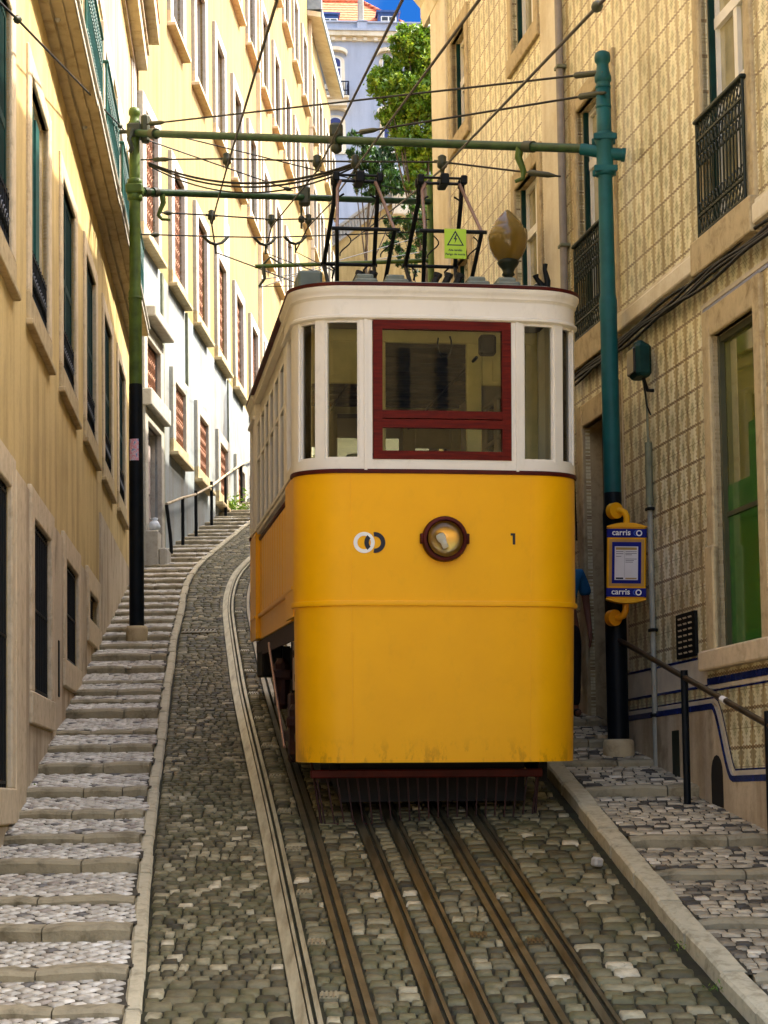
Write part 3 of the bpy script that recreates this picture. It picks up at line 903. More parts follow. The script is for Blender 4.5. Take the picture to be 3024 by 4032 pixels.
# ------------------------------------------------------------------ R: tiled building on the right
def tile_mat():
    m = Mat('patterned_glazed_tiles')
    x, y, z = m.xyz()
    PX, PZ = .28, .32
    u = (x / PX).fract() - .5; au = u.abs()
    vz = z / PZ - .12
    v = vz.fract() - .5; av = v.abs()
    ang = (vz.fract() * 6.2832 * 3).sin()
    nz = m.noise(40, 3)
    # cream flame with a jagged edge
    jag = ((av * 46).sin() * .05) + (nz - .5) * .04
    flame = (au + av * .32 - (av - .36).max(0) * 1.6 - jag).smooth_lt(.36, .03)
    inner = ((au * au) * 13 + (v * v) * 9.5).sqrt()
    med = inner.smooth_lt(.60, .05)
    medhole = ((u * 46).sin() * (v * 52).sin()).gt(.12)
    ring = (inner - .80).abs().smooth_lt(.035, .02)
    band = (.5 - av)                          # 0 on the joint between modules
    zig = (band - ((x / PX * 4).fract() - .5).abs() * .09).abs()
    zigm = zig.smooth_lt(.022, .010)
    dots = (((x / PX * 4).fract() - .5).abs() * .07 + band * .9).smooth_lt(.026, .006)
    side = ((.5 - au) * 1.9 + av * .8).smooth_lt(.12, .02)
    cream = m.ramp(m.noise(3, 5), [(.3, (.69, .63, .40)), (.7, (.80, .75, .52))])
    c = m.mix(flame, (.44, .355, .18), cream)
    c = m.mix(ring * .55, c, (.42, .36, .16))
    c = m.mix(med * .35, c, (.40, .38, .17))
    c = m.mix(med * medhole * .8, c, (.20, .20, .06))
    c = m.mix(zigm * .9, c, (.22, .12, .04))
    c = m.mix(dots, c, (.10, .045, .018))
    c = m.mix(side * .9, c, (.20, .09, .03))
    c = m.mix((.5 - au).smooth_lt(.035, .012) * .45, c, (.30, .22, .11))
    gx = ((x / (PX / 2)).fract() - .5).abs(); gz = ((z / (PZ / 2) - .24).fract() - .5).abs()
    grout = (gx.max(gz)).gt(.482)
    c = m.mix(grout * .8, c, (.24, .18, .075))
    tone = m.N('ShaderNodeTexWhiteNoise'); tone.noise_dimensions = '2D'
    cb = m.N('ShaderNodeCombineXYZ'); m.L((x / (PX / 2)).floor().k, cb.inputs[0]); m.L((z / (PZ / 2) - .24).floor().k, cb.inputs[1]); m.L(cb.outputs[0], tone.inputs['Vector'])
    tv = X(m.nt, tone.outputs['Value'])
    c = m.mix(.55, c, m.ramp(tv, [(0, (.32, .32, .32)), (1, (.68, .66, .60))]), 'OVERLAY')
    dirt = m.noise(1.1, 6, .65, stretch=(1.3, 1.3, .5))
    c = m.mix(dirt.smooth_lt(.44, .10) * .42, c, (.22, .165, .07))
    chip = m.noise(7, 2, .4)
    c = m.mix(chip.gt(.74) * .6, c, (.42, .36, .25))
    m.col(c).set(.32, 0, .5)
    m.b.inputs['Roughness'].default_value = .34
    m.bump((gx.max(gz)).smooth_lt(.485, .012) + tv * .25, .12, .004)
    return m.m
M['tile'] = tile_mat()
FR = WallF('tiled_building', 'tall building faced in patterned cream tiles rising on the right', 'building', 3.05, 16.0, -.18, 1, 1.0)
YR0, YR1 = 10.9, 28.2
UP = [(15.95, 17.02), (19.70, 20.92), (22.55, 23.62), (26.15, 27.02)]
opsR = [(a, b, 6.44, 8.95) for a, b in UP] + [(a, b, 10.62, 13.0) for a, b in UP]
opsR[7] = (26.15, 27.02, 10.72, 12.1)
shop = (15.92, 16.95, 2.85, 5.56); rdoor = (19.78, 20.9, 1.6, 5.52)
opsR += [shop, rdoor]
m = MB(); FR.wall(m, YR0, YR1, -1, 13.2, opsR, rev=.24)
FR.box(m, YR0, YR1, -7, -6.6, -1, 13.2)
m.build('wall', M['tile'], FR.e)
m = MB()
for a, b in ((21.46, 22.2), (27.25, 28.22), (YR0, 11.3)): FR.box(m, a, b, -.01, .05, 0, 13.2, .012)
split(m.build('pilaster', M['cream_trim'], FR.e))
m = MB()
FR.box(m, YR0, YR1, -.02, .075, 6.20, 6.36, .015); FR.box(m, YR0, YR1, -.02, .05, 6.36, 6.40)
m.build('string_course', M['cream_trim'], FR.e)
m = MB()
prof = [(0, 13.0), (.06, 13.0), (.10, 13.15), (.10, 13.28), (.22, 13.42), (.36, 13.50), (.36, 13.62), (.48, 13.75), (.60, 13.80), (.60, 13.95), (0, 14.0)]
nseg = 2
m.sweep(2, [(o, z - 13) for o, z in prof], lambda i: (FR.P((YR0 - .1, YR1 + .45)[i], 0, 13), Vector((0, 1, 0)), Vector((0, 0, 1))))
m.build('cornice', M['cream_trim'], FR.e)
m = MB()
m.add([FR.P(YR0, .3, 14), FR.P(YR1 + .2, .3, 14), FR.P(YR1 + .2, -3.3, 16), FR.P(YR0, -3.3, 16), FR.P(YR1 + .2, -7, 14), FR.P(YR0, -7, 14)], [(0, 1, 2, 3), (3, 2, 4, 5), (0, 3, 5), (1, 4, 2)])
FR.box(m, YR1 - .3, YR1 - .02, -6.8, -.1, 1, 13.9)
m.build('roof', M['roof_tile'], FR.e)
M['curtain_glass'] = simple('curtained_window_glass', (.34, .30, .17), .07, var=.35, scale=2.5, spec=.7)
for i, (a, b) in enumerate(UP):
    for row in (0, 1):
        c, d = (6.44, 8.95) if row == 0 else ((10.62, 13.0) if i < 3 else (10.72, 12.1))
        if row == 1 and i < 2: continue
        w = frame_mb(FR, a, b, c, d, .15, .035, lint=.2)
        FR.box(w, a - .19, b + .19, -.02, .095 if row == 0 else .045, c - (.30 if row == 0 else .22), c, .012)
        w = w.build('window', M['lioz_warm'], FR.e)
        sh = MB(); FR.box(sh, b - .045, b - .004, -.145, -.06, c, d); FR.box(sh, a + .004, a + .045, -.145, -.06, c, d)
        sh.build('shutter', M['green_shutter'], w)
        casement(FR, w, a, b, c, d, -.16, nh=1, transom=d - .6, mat_p=M['curtain_glass'], w=.07)
        if row == 0: ornate_railing(FR, w, a - .02, b + .02, c + .0, c + 1.06, .06, M['iron_dkgreen'], 'railing', 0, .075)
    
# shop window
a, b, c, d = shop
w = frame_mb(FR, a, b, c, d, .17, .04, lint=.24)
FR.box(w, b, b + .2, -.02, .06, 2.72, 3.75, .015)
w = w.build('shop_window', M['lioz_warm'], FR.e)
sl = MB(); FR.box(sl, a - .3, b + .33, -.03, .10, c - .17, c, .015); sl.build('sill', M['lioz'], w)
m_ = Mat('green_tinted_shop_glass'); nn = m_.noise(1.2, 3)
m_.col(m_.ramp(nn, [(.3, (.09, .095, .010)), (.7, (.22, .21, .04))])).set(.04, 0, .8); m_.b.inputs['IOR'].default_value = 3.0; M['shopglass'] = m_.m
pn = MB(); FR.box(pn, a, b, -.11, -.09, c, d); pn.build('pane', M['shopglass'], w)
gf = MB(); FR.box(gf, a, b - .05, -.088, -.082, c, 4.25); FR.box(gf, a, a + .45, -.0815, -.078, 3.9, 4.7)
gf.build('green_panel', simple('green_shop_panel', (.035, .12, .018), .12, var=.25, scale=1.5, spec=.6), w)
fm = MB(); FR.box(fm, b - .05, b, -.087, -.04, c, d); FR.box(fm, a, b, -.077, -.065, 3.98, 4.02); FR.box(fm, a, b, -.087, -.05, d - .06, d)
fm.build('shop_frame', simple('dark_olive_frame', (.06, .06, .03), .4), w)
# doorway
a, b, c, d = rdoor
w = frame_mb(FR, a, b, c, d, .18, .04, lint=.24)
w = w.build('doorway', M['lioz_warm'], FR.e)
dm = MB(); FR.box(dm, a, b, -.22, -.18, c, d)
for z in (2.4, 3.3, 4.2): FR.box(dm, a + .1, b - .1, -.18, -.16, z, z + .7, .015)
dm.build('door', simple('old_brown_door', (.13, .095, .05), .6, var=.4), w)
ts = MB(); FR.box(ts, a - .1, b + .15, -.1, .3, 1.2, 2.22); ts.build('threshold', M['lioz'], w)
# plinth with the blue tile border stepping down
yc = np.linspace(0, 1, 11)
curve = [(17.14 - .46 * t, 2.38 - .63 * (t * t * (3 - 2 * t)) * (1 - .0 * t)) for t in yc]
top = [(19.62, 2.38)] + curve + [(YR0, 1.75)]
m = MB()
bot = [(y, .2) for y, z in top]
for i in range(len(top) - 1):
    (y0, z0), (y1, z1) = top[i], top[i + 1]
    o = .03
    m.add([FR.P(y0, o, .2), FR.P(y1, o, .2), FR.P(y1, o, z1), FR.P(y0, o, z0), FR.P(y0, -.01, z0), FR.P(y1, -.01, z1)], [(0, 1, 2, 3), (3, 2, 5, 4)])
FR.box(m, 19.6, 19.78, -.01, .03, .4, 2.4); FR.box(m, 21.08, YR1, -.01, .03, .8, 2.9)
m.build('plinth', M['plinth'], FR.e)
def border(dz0, dz1, o, mat, name):
    m = MB()
    pts = []
    for i, (y, z) in enumerate(top):
        i0, i1 = max(0, i - 1), min(len(top) - 1, i + 1)
        ty, tz = top[i1][0] - top[i0][0], top[i1][1] - top[i0][1]
        l = math.hypot(ty, tz); ny, nz = tz / l, -ty / l
        if nz < 0: ny, nz = -ny, -nz
        pts.append(((y + ny * dz0, z + nz * dz0), (y + ny * dz1, z + nz * dz1)))
    for i in range(len(pts) - 1):
        (p, q), (r, s_) = pts[i], pts[i + 1]
        m.add([FR.P(p[0], o, p[1]), FR.P(r[0], o, r[1]), FR.P(s_[0], o, s_[1]), FR.P(q[0], o, q[1])], [(0, 1, 2, 3)])
    return m.build(name, mat, FR.e, fix=False)
M['navy_tile'] = simple('navy_border_tile', (.012, .022, .11), .25, var=.3)
M['white_tile'] = simple('cream_border_tile', (.60, .53, .40), .3)
border(-.035, .018, .034, M['navy_tile'], 'blue_border')
border(.018, .06, .006, M['white_tile'], 'white_border')
border(.06, .075, .0065, M['navy_tile'], 'thin_border')
m = MB(); FR.box(m, 17.30, 19.7, 0, .008, 2.56, 2.80); m.build('plain_band', M['white_tile'], FR.e)
m = MB()
for z in (2.545, 2.80): FR.box(m, 17.3, 19.7, 0, .010, z, z + .022)
FR.box(m, YR0, 17.3, 0, .010, 2.56, 2.62); FR.box(m, YR0, 17.3, 0, .009, 2.50, 2.515)
m.build('blue_band', M['navy_tile'], FR.e)
m = MB(); FR.box(m, YR0, 17.3, 0, .008, 2.52, 2.555)
FR.box(m, 17.17, 17.2, 0, .008, 2.9, 5.85); FR.box(m, 15.6, 17.2, 0, .008, 5.85, 5.89); FR.box(m, 19.55, 19.575, 0, .008, 2.85, 6.1); FR.box(m, 17.205, 17.225, 0, .008, 6.42, 13)
m.build('white_band', M['white_tile'], FR.e)
m = MB(); FR.box(m, 15.6, 17.16, 0, .010, 5.81, 5.84); m.build('grey_blue_band', simple('grey_blue_tile', (.22, .24, .33), .3), FR.e)
m = MB(); FR.box(m, 18.02, 18.22, 0, .032, 1.62, 2.2); m.build('dark_hatch', M['iron_dkgreen'], FR.e)
m = MB(); m.poly([(17.05 + .14 * math.cos(t), 1.78 + .17 * math.sin(t)) for t in np.linspace(0, PI, 9)] + [(16.91, 1.5), (17.19, 1.5)], lambda a, b, t: FR.P(a, .031 + t, b), .004)
m.build('drain_mouth', M['groove'], FR.e)
# things fixed to the wall
vg = thing('vent_grille', 'black slotted ventilation grille low on the tiled wall', 'grille', FR.e.matrix_basis @ FR.P(17.78, 0, 2.84), FR.e.rotation_euler)
m = MB(); m.box(-.26, .26, 0, .03, 0, .40)
m.build('plate', M['iron_black'], vg)
m = MB()
for r in range(7):
    for c_ in range(3): m.add([(-.2 + c_ * .14, .034, .035 + r * .052), (-.1 + c_ * .14, .034, .035 + r * .052), (-.1 + c_ * .14, .040, .05 + r * .052), (-.2 + c_ * .14, .040, .05 + r * .052)], [(0, 1, 2, 3)])
m.build('slats', M['white_tile'], vg)
fl = thing('floodlight', 'dark green floodlight box on a bracket against the tiled wall', 'floodlight', FR.e.matrix_basis @ FR.P(18.60, 0, 5.55), FR.e.rotation_euler)
m = MB(); m.bbox(-.15, .13, .05, .20, .0, .31, .03); m.lathe([(.06, 0), (.06, .03), (.03, .05)], (0, .12, .31), 10)
m.build('housing', M['green_shutter'], fl)
m = MB(); m.bbox(-.12, .10, .20, .225, .03, .27, .01); m.build('lens', M['shadow_glass'], fl)
m = MB(); m.tube([(-.02, 0, -.12), (-.02, .06, -.12), (-.02, .1, .0)], .018, 6); m.tube([(-.02, .1, .02), (.0, .07, -.25), (-.0, .03, -.35)], .008, 5)
m.build('bracket', M['iron_black'], fl)
cp = thing('conduit_pipe', 'slim grey conduit pipe running down the tiled wall', 'pipe', FR.e.matrix_basis @ FR.P(18.68, 0, 1.6), FR.e.rotation_euler)
m = MB(); m.tube([(0, .035, 0), (0, .035, 2.75)], .028, 8); m.build('pipe', simple('grey_pipe', (.27, .27, .22), .45), cp)
m = MB(); m.tube([(0, .035, 2.75), (0, .035, 3.35)], .036, 8); m.tube([(0, .035, 3.35), (0, .04, 3.75), (.05, .06, 4.0)], .012, 6); m.build('sleeve', M['fitting'], cp)
m = MB()
for z in (.75, 1.55, 2.7): m.bbox(-.05, .05, 0, .07, z, z + .03, .006)
split(m.build('pipe_clip', M['iron_black'], cp))
dp = thing('drainpipe', 'thin grey drainpipe beside the cream strip of the tiled building', 'pipe', FR.e.matrix_basis @ FR.P(21.36, 0, 6.4), FR.e.rotation_euler)
m = MB(); m.tube([(0, .06, 0), (0, .06, 6.6)], .045, 8); m.build('pipe', simple('grey_drainpipe', (.25, .22, .19), .5), dp)
m = MB()
for z in (1.2, 3.2, 5.2): m.bbox(-.07, .07, 0, .11, z, z + .035, .006)
split(m.build('pipe_clip', M['fitting'], dp))
cb = thing('cable_bundle', 'sagging bundle of black cables under the ledge of the tiled building', 'cables', FR.e.matrix_basis @ FR.P(16, 0, 6.1), FR.e.rotation_euler)
for k in range(5):
    m = MB(); ph = random.uniform(0, 6)
    pts = [(FR.u(Y) , .05 + .012 * k + .008 * math.sin(Y * 2 + ph), .045 - .035 * k + .018 * math.sin(Y * 3.1 + ph) - .015 * abs(math.sin(Y * 1.2 + k))) for Y in np.arange(12, 21.35, .25)]
    m.tube(pts, .016, 5); m.build('cable', M['wire'], cb)
hc = thing('hanging_cables', 'loose black cables hanging down in a coil beside the doorway', 'cables', FR.e.matrix_basis @ FR.P(21.15, .06, 4.2), FR.e.rotation_euler)
for k in range(4):
    m = MB(); ph = k * 1.3
    pts = [(.03 * math.sin(t * 2 + ph) + .03 * k, .02 * k + .02 * math.cos(t * 3 + ph), 1.9 - t * (1.75 - .1 * k)) for t in np.linspace(0, 1, 10)]
    m.tube(pts, .011, 5); m.build('cable', M['wire'], hc)
m = MB(); m.tube([(.04 + .07 * math.cos(t), .03, .18 + .13 * math.sin(t)) for t in np.linspace(0, 6.28, 12)], .014, 5); m.build('coil', M['wire'], hc)
# ------------------------------------------------------------------ the tram
def paint(name, c, c2, rough=.28, coat=.35, scale=2.5, dirt=None):
    m = Mat(name); n = m.noise(scale, 4, .55)
    base = m.ramp(n, [(.3, c2), (.7, c)])
    if dirt:
        d = m.noise(6, 7, .7, stretch=(1, 1, .6)); x, y, z = m.xyz()
        base = m.mix(d.smooth_lt(.40, .08) * dirt[1], base, dirt[0])
        sm = m.noise(9, 6, .7, stretch=(1, 1, .45))
        base = m.mix(z.smooth_lt(.72, .14) * sm.smooth_lt(.46, .06) * .45, base, mul(dirt[0], .45))
    m.col(base).set(rough, 0, .24, coat); m.bump(m.noise(2.2, 2, .5), .04, .02)
    return m.m
M['tram_yellow'] = paint('tram_yellow_enamel', (.86, .425, .001), (.82, .395, .001), .33, .0, dirt=((.55, .27, .01), .12))
M['tram_white'] = paint('tram_white_enamel', (.76, .72, .62), (.70, .66, .56), .42, .03, dirt=((.52, .48, .38), .3))
M['maroon'] = simple('dark_maroon_paint', (.06, .006, .003), .5, var=.3, spec=.15)
M['maroon_deep'] = simple('sooty_maroon_iron', (.025, .005, .003), .6, var=.4, bump=.2)
m = Mat('varnished_red_wood'); n = m.noise(4, 6, .65, stretch=(1, 14, 14), dist=.4)
m.col(m.ramp(n, [(.3, (.05, .003, .001)), (.7, (.145, .009, .002))])).set(.5, 0, .12, .0); m.bump(n, .1, .003); M['redwood'] = m.m
M['cream_in'] = simple('cream_interior_paint', (.56, .49, .22), .5, var=.12)
M['ceil_in'] = simple('brown_varnished_ceiling', (.025, .014, .006), .5, var=.3)
M['dark_in'] = simple('dark_interior', (.03, .022, .014), .6, var=.3)
M['under_black'] = simple('underframe_shade_black', (.010, .009, .008), .75, var=.3)
M['roofgrey'] = simple('grey_green_roof_canvas', (.17, .19, .155), .7, var=.25, scale=8)
M['white_mark'] = simple('white_lettering', (.80, .80, .76), .4, var=.03)
M['black_mark'] = simple('blue_black_lettering', (.008, .010, .022), .4, var=.1)
def glass(name, tint, refl=.06, rough=.015):
    m = bpy.data.materials.new(name); m.use_nodes = True; nt = m.node_tree; nt.nodes.clear()
    out = nt.nodes.new('ShaderNodeOutputMaterial'); mx = nt.nodes.new('ShaderNodeMixShader')
    tr = nt.nodes.new('ShaderNodeBsdfTransparent'); gl = nt.nodes.new('ShaderNodeBsdfGlossy'); fr = nt.nodes.new('ShaderNodeFresnel')
    ad = nt.nodes.new('ShaderNodeMath'); ad.operation = 'ADD'; ad.inputs[1].default_value = refl
    tr.inputs[0].default_value = (*tint, 1); gl.inputs['Roughness'].default_value = rough; fr.inputs[0].default_value = 1.45
    nt.links.new(fr.outputs[0], ad.inputs[0]); nt.links.new(ad.outputs[0], mx.inputs[0]); nt.links.new(tr.outputs[0], mx.inputs[1]); nt.links.new(gl.outputs[0], mx.inputs[2])
    nt.links.new(mx.outputs[0], out.inputs[0])
    return m
M['glass'] = glass('window_glass', (.95, .96, .88), .0)

HY = math.atan(.1256)
TRAM = thing('tram', 'yellow and white funicular tram car standing on the steep rails', 'tram', (.472, 16.57, 1.312), (math.radians(2.65), math.radians(.35), HY))
LT, HW, HM = 7.2, 1.215, 1.155       # length, half width of the cabs, of the middle
def outl(p):
    """front outline by running length p, 0 at the middle: point and outward normal"""
    s = 1 if p >= 0 else -1; a = abs(p)
    if a <= .78:
        k = .03 * (a / .78) ** 2
        x, y = a, k; nx, ny = .075 * a / .78 * 1.0, -1
    elif a <= 1.471:
        t = (a - .78) / .44
        x, y = .78 + (HW - .78) * math.sin(t), .03 + .42 * (1 - math.cos(t)); nx, ny = math.sin(t) * .42 + .06 * math.cos(t), -math.cos(t) * (HW - .78)
    else: x, y, nx, ny = HW, .45 + (a - 1.471), 1, 0
    l = math.hypot(nx, ny)
    return Vector((s * x, y, 0)), Vector((s * nx / l, ny / l, 0))
def band(m, p0, p1, z0, z1, o0, o1, rear=False, taper=0, step=.05, prof=None, smooth=True):
    n = max(2, int(abs(p1 - p0) / step) + 1)
    ps = [p0 + (p1 - p0) * i / (n - 1) for i in range(n)]
    pr = prof or [(o0, z0), (o1, z0), (o1, z1), (o0, z1)]
    def fr(i):
        P, N_ = outl(ps[i])
        if rear: P = Vector((P.x, LT - P.y, 0)); N_ = Vector((N_.x, -N_.y, 0))
        return P, N_, Vector((0, 0, 1))
    b = len(m.v)
    m.sweep(n, pr, fr)
    if taper:
        for i in range(b, len(m.v)):
            x, y, z = m.v[i]
            m.v[i] = (x * (1 - taper * max(0, (3.0 - z)) / 2.4), y, z)
    # smooth only along the outline
    return m
def tp(mb, name, mat, parent=None, fix=True): return mb.build(name, mat, parent or TRAM, fix)
def auto_smooth(o, deg=35):
    me = o.data
    me.polygons.foreach_set('use_smooth', [True] * len(me.polygons))
    import bmesh
    bm = bmesh.new(); bm.from_mesh(me)
    bmesh.ops.remove_doubles(bm, verts=bm.verts, dist=1e-5)
    bmesh.ops.recalc_face_normals(bm, faces=bm.faces)
    for e in bm.edges:
        if len(e.link_faces) == 2 and e.calc_face_angle(0) > math.radians(deg): e.smooth = False
    bm.to_mesh(me); bm.free(); me.update()
    return o
# front apron, one sheet of enamelled plate
m = MB(); band(m, -1.52, 1.52, .60, 1.905, -.03, 0, taper=.022, step=.035); band(m, -1.52, 1.52, 1.935, 3.005, -.03, 0, step=.035)
ap = auto_smooth(tp(m, 'front_apron', M['tram_yellow']))
m = MB(); band(m, -1.52, 1.52, 0, 0, 0, 0, prof=[(-.01, 1.895), (.014, 1.90), (.020, 1.92), (.014, 1.94), (-.01, 1.945)]); auto_smooth(tp(m, 'apron_moulding', M['tram_yellow'], ap), 60)
m = MB(); band(m, -1.52, 1.52, 1.85, 3.005, -.03, 0, rear=True); auto_smooth(tp(m, 'rear_apron', M['tram_yellow']))
m = MB()
for r in (0, 1): band(m, -1.56, 1.56, 0, 0, 0, 0, rear=r, prof=[(-.02, 3.0), (.014, 3.004), (.018, 3.02), (.014, 3.038), (-.02, 3.042)])
for s in (-1, 1): m.bbox(s * HM - .02, s * HM + .03, 1.3, 5.85, 2.93, 2.97, .008)
auto_smooth(tp(m, 'belt_moulding', M['maroon']), 50)
# white upper works
m = MB()
for r in (0, 1):
    band(m, -2.4, 2.4, 3.035, 3.12, -.06, .004, rear=r); band(m, -2.4, 2.4, 4.285, 4.50, -.06, .002, rear=r)
    for a, b in ((.585, .695), (.985, 1.075), (1.285, 1.60), (2.10, 2.42)):
        for s in (-1, 1): band(m, s * a, s * b, 3.10, 4.30, -.06, .003, rear=r)
    for s in (-1, 1): band(m, s * .628, s * .652, 3.02, 4.30, -.01, .016, rear=r)
for s in (-1, 1):
    m.box(s * HM - .06 * (s > 0), s * HM + .06 * (s < 0), 1.36, 5.80, 2.97, 3.05); m.box(s * HM - .06 * (s > 0), s * HM + .06 * (s < 0), 1.36, 5.80, 4.22, 4.52)
    m.bbox(s * HM - .04, s * HM + .045, 1.36, 5.8, 3.00, 3.04, .01)
auto_smooth(tp(m, 'upper_body', M['tram_white']))
for s in (-1, 1):
    for k in range(7):
        y = 1.42 + .7 * k
        m = MB(); m.bbox(s * HM - .055, s * HM + .05, y - .02, y + .15, 3.04, 4.23, .014); tp(m, 'window_post', M['tram_white'])
m = MB()
for r in (0, 1):
    band(m, -2.4, 2.4, 0, 0, 0, 0, rear=r, prof=[(-.02, 4.285), (.012, 4.288), (.028, 4.300), (.028, 4.318), (.012, 4.330), (-.02, 4.332)])
    band(m, -2.4, 2.4, 0, 0, 0, 0, rear=r, prof=[(-.03, 4.455), (.004, 4.457), (.012, 4.472), (.022, 4.480), (.024, 4.505), (.033, 4.515), (.044, 4.54), (.047, 4.562), (-.03, 4.562)])
for s in (-1, 1):
    m.box(s * (HM + .005), s * (HM + .07), 1.36, 5.82, 4.46, 4.562); m.bbox(s * HM - .02, s * HM + .03, 1.36, 5.8, 4.20, 4.25, .008)
auto_smooth(tp(m, 'cornice', M['tram_white']), 40)
# roof
m = MB()
out = [outl(p)[0] + outl(p)[1] * .052 for p in np.linspace(-1.5, 1.5, 41)]
rear = [Vector((v.x, LT - v.y, 0)) for v in reversed(out)]
loop = out + rear
n = len(loop)
def ringz(sc, z): return [(v.x * sc, LT / 2 + (v.y - LT / 2) * (1 - (1 - sc) * .35), z) for v in loop]
rs = [ringz(.99, 4.560), ringz(1.0, 4.564), ringz(1.0, 4.592)]
vs = [p for r in rs for p in r]; fs = []
for k in range(2):
    for i in range(n): fs.append((k * n + i, k * n + (i + 1) % n, (k + 1) * n + (i + 1) % n, (k + 1) * n + i))
m.add(vs, fs); m.add(rs[0], [tuple(range(n))])
rf = auto_smooth(tp(m, 'roof', M['maroon']))
m = MB(); rs = [ringz(.985, 4.585), ringz(.97, 4.605), ringz(.75, 4.655), ringz(.4, 4.685), ringz(.05, 4.69)]
vs = [p for r in rs for p in r]; fs = []
for k in range(4):
    for i in range(n): fs.append((k * n + i, k * n + (i + 1) % n, (k + 1) * n + (i + 1) % n, (k + 1) * n + i))
m.add(vs, fs, True); tp(m, 'roof_canvas', M['roofgrey'], rf)
m = MB()  # thin strips added to catch a highlight down each apron crease
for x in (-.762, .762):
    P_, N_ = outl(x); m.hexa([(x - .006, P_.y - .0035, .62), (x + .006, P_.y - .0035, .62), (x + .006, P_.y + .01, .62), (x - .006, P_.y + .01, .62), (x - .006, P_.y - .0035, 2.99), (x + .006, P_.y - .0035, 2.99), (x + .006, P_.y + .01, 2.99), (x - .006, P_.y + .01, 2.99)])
for o_ in split(tp(m, 'crease_highlight_strip', M['tram_yellow'], ap)):
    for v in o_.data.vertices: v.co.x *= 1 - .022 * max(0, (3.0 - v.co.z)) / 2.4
# centre sash
sash = MB()
zt, zb = 4.285, 3.12
for a, b in ((-.577, -.50), (.511, .588)): band(sash, a, b, zb, zt, -.05, .012)
band(sash, -.50, .511, zt - .075, zt, -.05, .010)
band(sash, -.50, .511, 3.465, 3.530, -.05, .008); band(sash, -.50, .511, 3.385, 3.455, -.05, .014); band(sash, -.50, .511, zb, zb + .072, -.05, .010)
sash = auto_smooth(tp(sash, 'centre_window', M['redwood']))
m = MB(); band(m, -.50, .511, 3.53, zt - .075, -.028, -.022); band(m, -.50, .511, zb + .07, 3.386, -.024, -.018)
auto_smooth(tp(m, 'pane', M['glass'], sash))
for r in (0, 1):
    for a, b in ((.695, .985), (1.075, 1.285), (1.60, 2.10)):
        for s in (-1, 1):
            fr = MB()
            g_ = .014
            band(fr, s * a, s * (a + g_), 3.12, 4.285, -.05, -.012, rear=r); band(fr, s * (b - g_), s * b, 3.12, 4.285, -.05, -.012, rear=r)
            band(fr, s * a, s * b, 3.12, 3.14, -.05, -.010, rear=r); band(fr, s * a, s * b, 4.265, 4.285, -.05, -.010, rear=r)
            fr = auto_smooth(tp(fr, 'cab_window', M['tram_white']))
            m = MB(); band(m, s * a, s * b, 3.12, 4.285, -.040, -.036, rear=r); auto_smooth(tp(m, 'pane', M['glass'], fr))
m = MB(); band(m, -.577, .588, 3.12, 4.285, -.04, -.035, rear=True); tp(m, 'rear_pane', M['glass'])
for s in (-1, 1):
    for k in range(6):
        y = 1.42 + .7 * k + .12
        m = MB(); m.box(s * HM - .035, s * HM - .03, y, y + .58, 3.05, 4.22); o = tp(m, 'side_pane', M['glass'])
        f = MB()
        for y0, y1, z0, z1 in ((y, y + .025, 3.05, 4.22), (y + .555, y + .58, 3.05, 4.22), (y, y + .58, 3.05, 3.08), (y, y + .58, 3.78, 3.81), (y, y + .58, 4.19, 4.22)): f.box(s * HM - .05, s * HM - .025, y0, y1, z0, z1)
        tp(f, 'sash', M['tram_white'], o)
# side panels
for s in (-1, 1):
    m = MB()
    m.box(s * (HM - .03), s * HM, 1.30, 5.82, 2.10, 2.94)
    for k in range(13):
        y = 1.36 + k * .345; m.bbox(s * HM, s * (HM + .008), y, y + .30, 2.13, 2.92, .006)
    m.bbox(s * (HM - .02), s * (HM + .035), 1.36, 5.80, 2.065, 2.11, .012)
    m.box(s * (HM - .03), s * (HM + .004), 1.36, 5.82, 1.83, 2.065)
    for k in range(22): m.lathe([(.018, 0), (.014, .008), (.004, .012)], (s * (HM + .004), 1.5 + k * .2, 1.95), 6, axis='x' if s > 0 else 'x')
    tp(m, 'side_panel', M['tram_yellow'])
    for y0, y1 in ((.46, 1.36), (5.80, LT - .46)):
        m = MB(); m.box(s * (HW - .035), s * (HW - .004), y0, y1, 1.83, 3.02); m.bbox(s * (HW - .02), s * (HW + .008), y0 + .04, y1 - .04, 2.06, 2.09, .006)
        tp(m, 'cab_side_panel', M['tram_yellow'])
    m = MB()
    m.box(s * (HM - .10), s * (HM - .02), .4, 6.9, 1.70, 1.83)
    m.box(s * (HM - .03), s * (HM - .005), .5, 5.6, 1.66, 1.72)
    tp(m, 'sole_bar', M['maroon_deep'])
# shoulders where the wide cabs meet the narrower middle
m = MB()
for s in (-1, 1):
    for y in (1.36, 5.80): m.box(s * (HM - .06), s * (HW - .004), y - .02, y + .02, 3.03, 4.52)
split(tp(m, 'cab_shoulder', M['tram_white']))
m = MB()
for s in (-1, 1):
    for y in (1.36, 5.80): m.box(s * (HM - .06), s * (HW - .004), y - .02, y + .02, 1.84, 3.02)
split(tp(m, 'cab_corner', M['tram_yellow']))
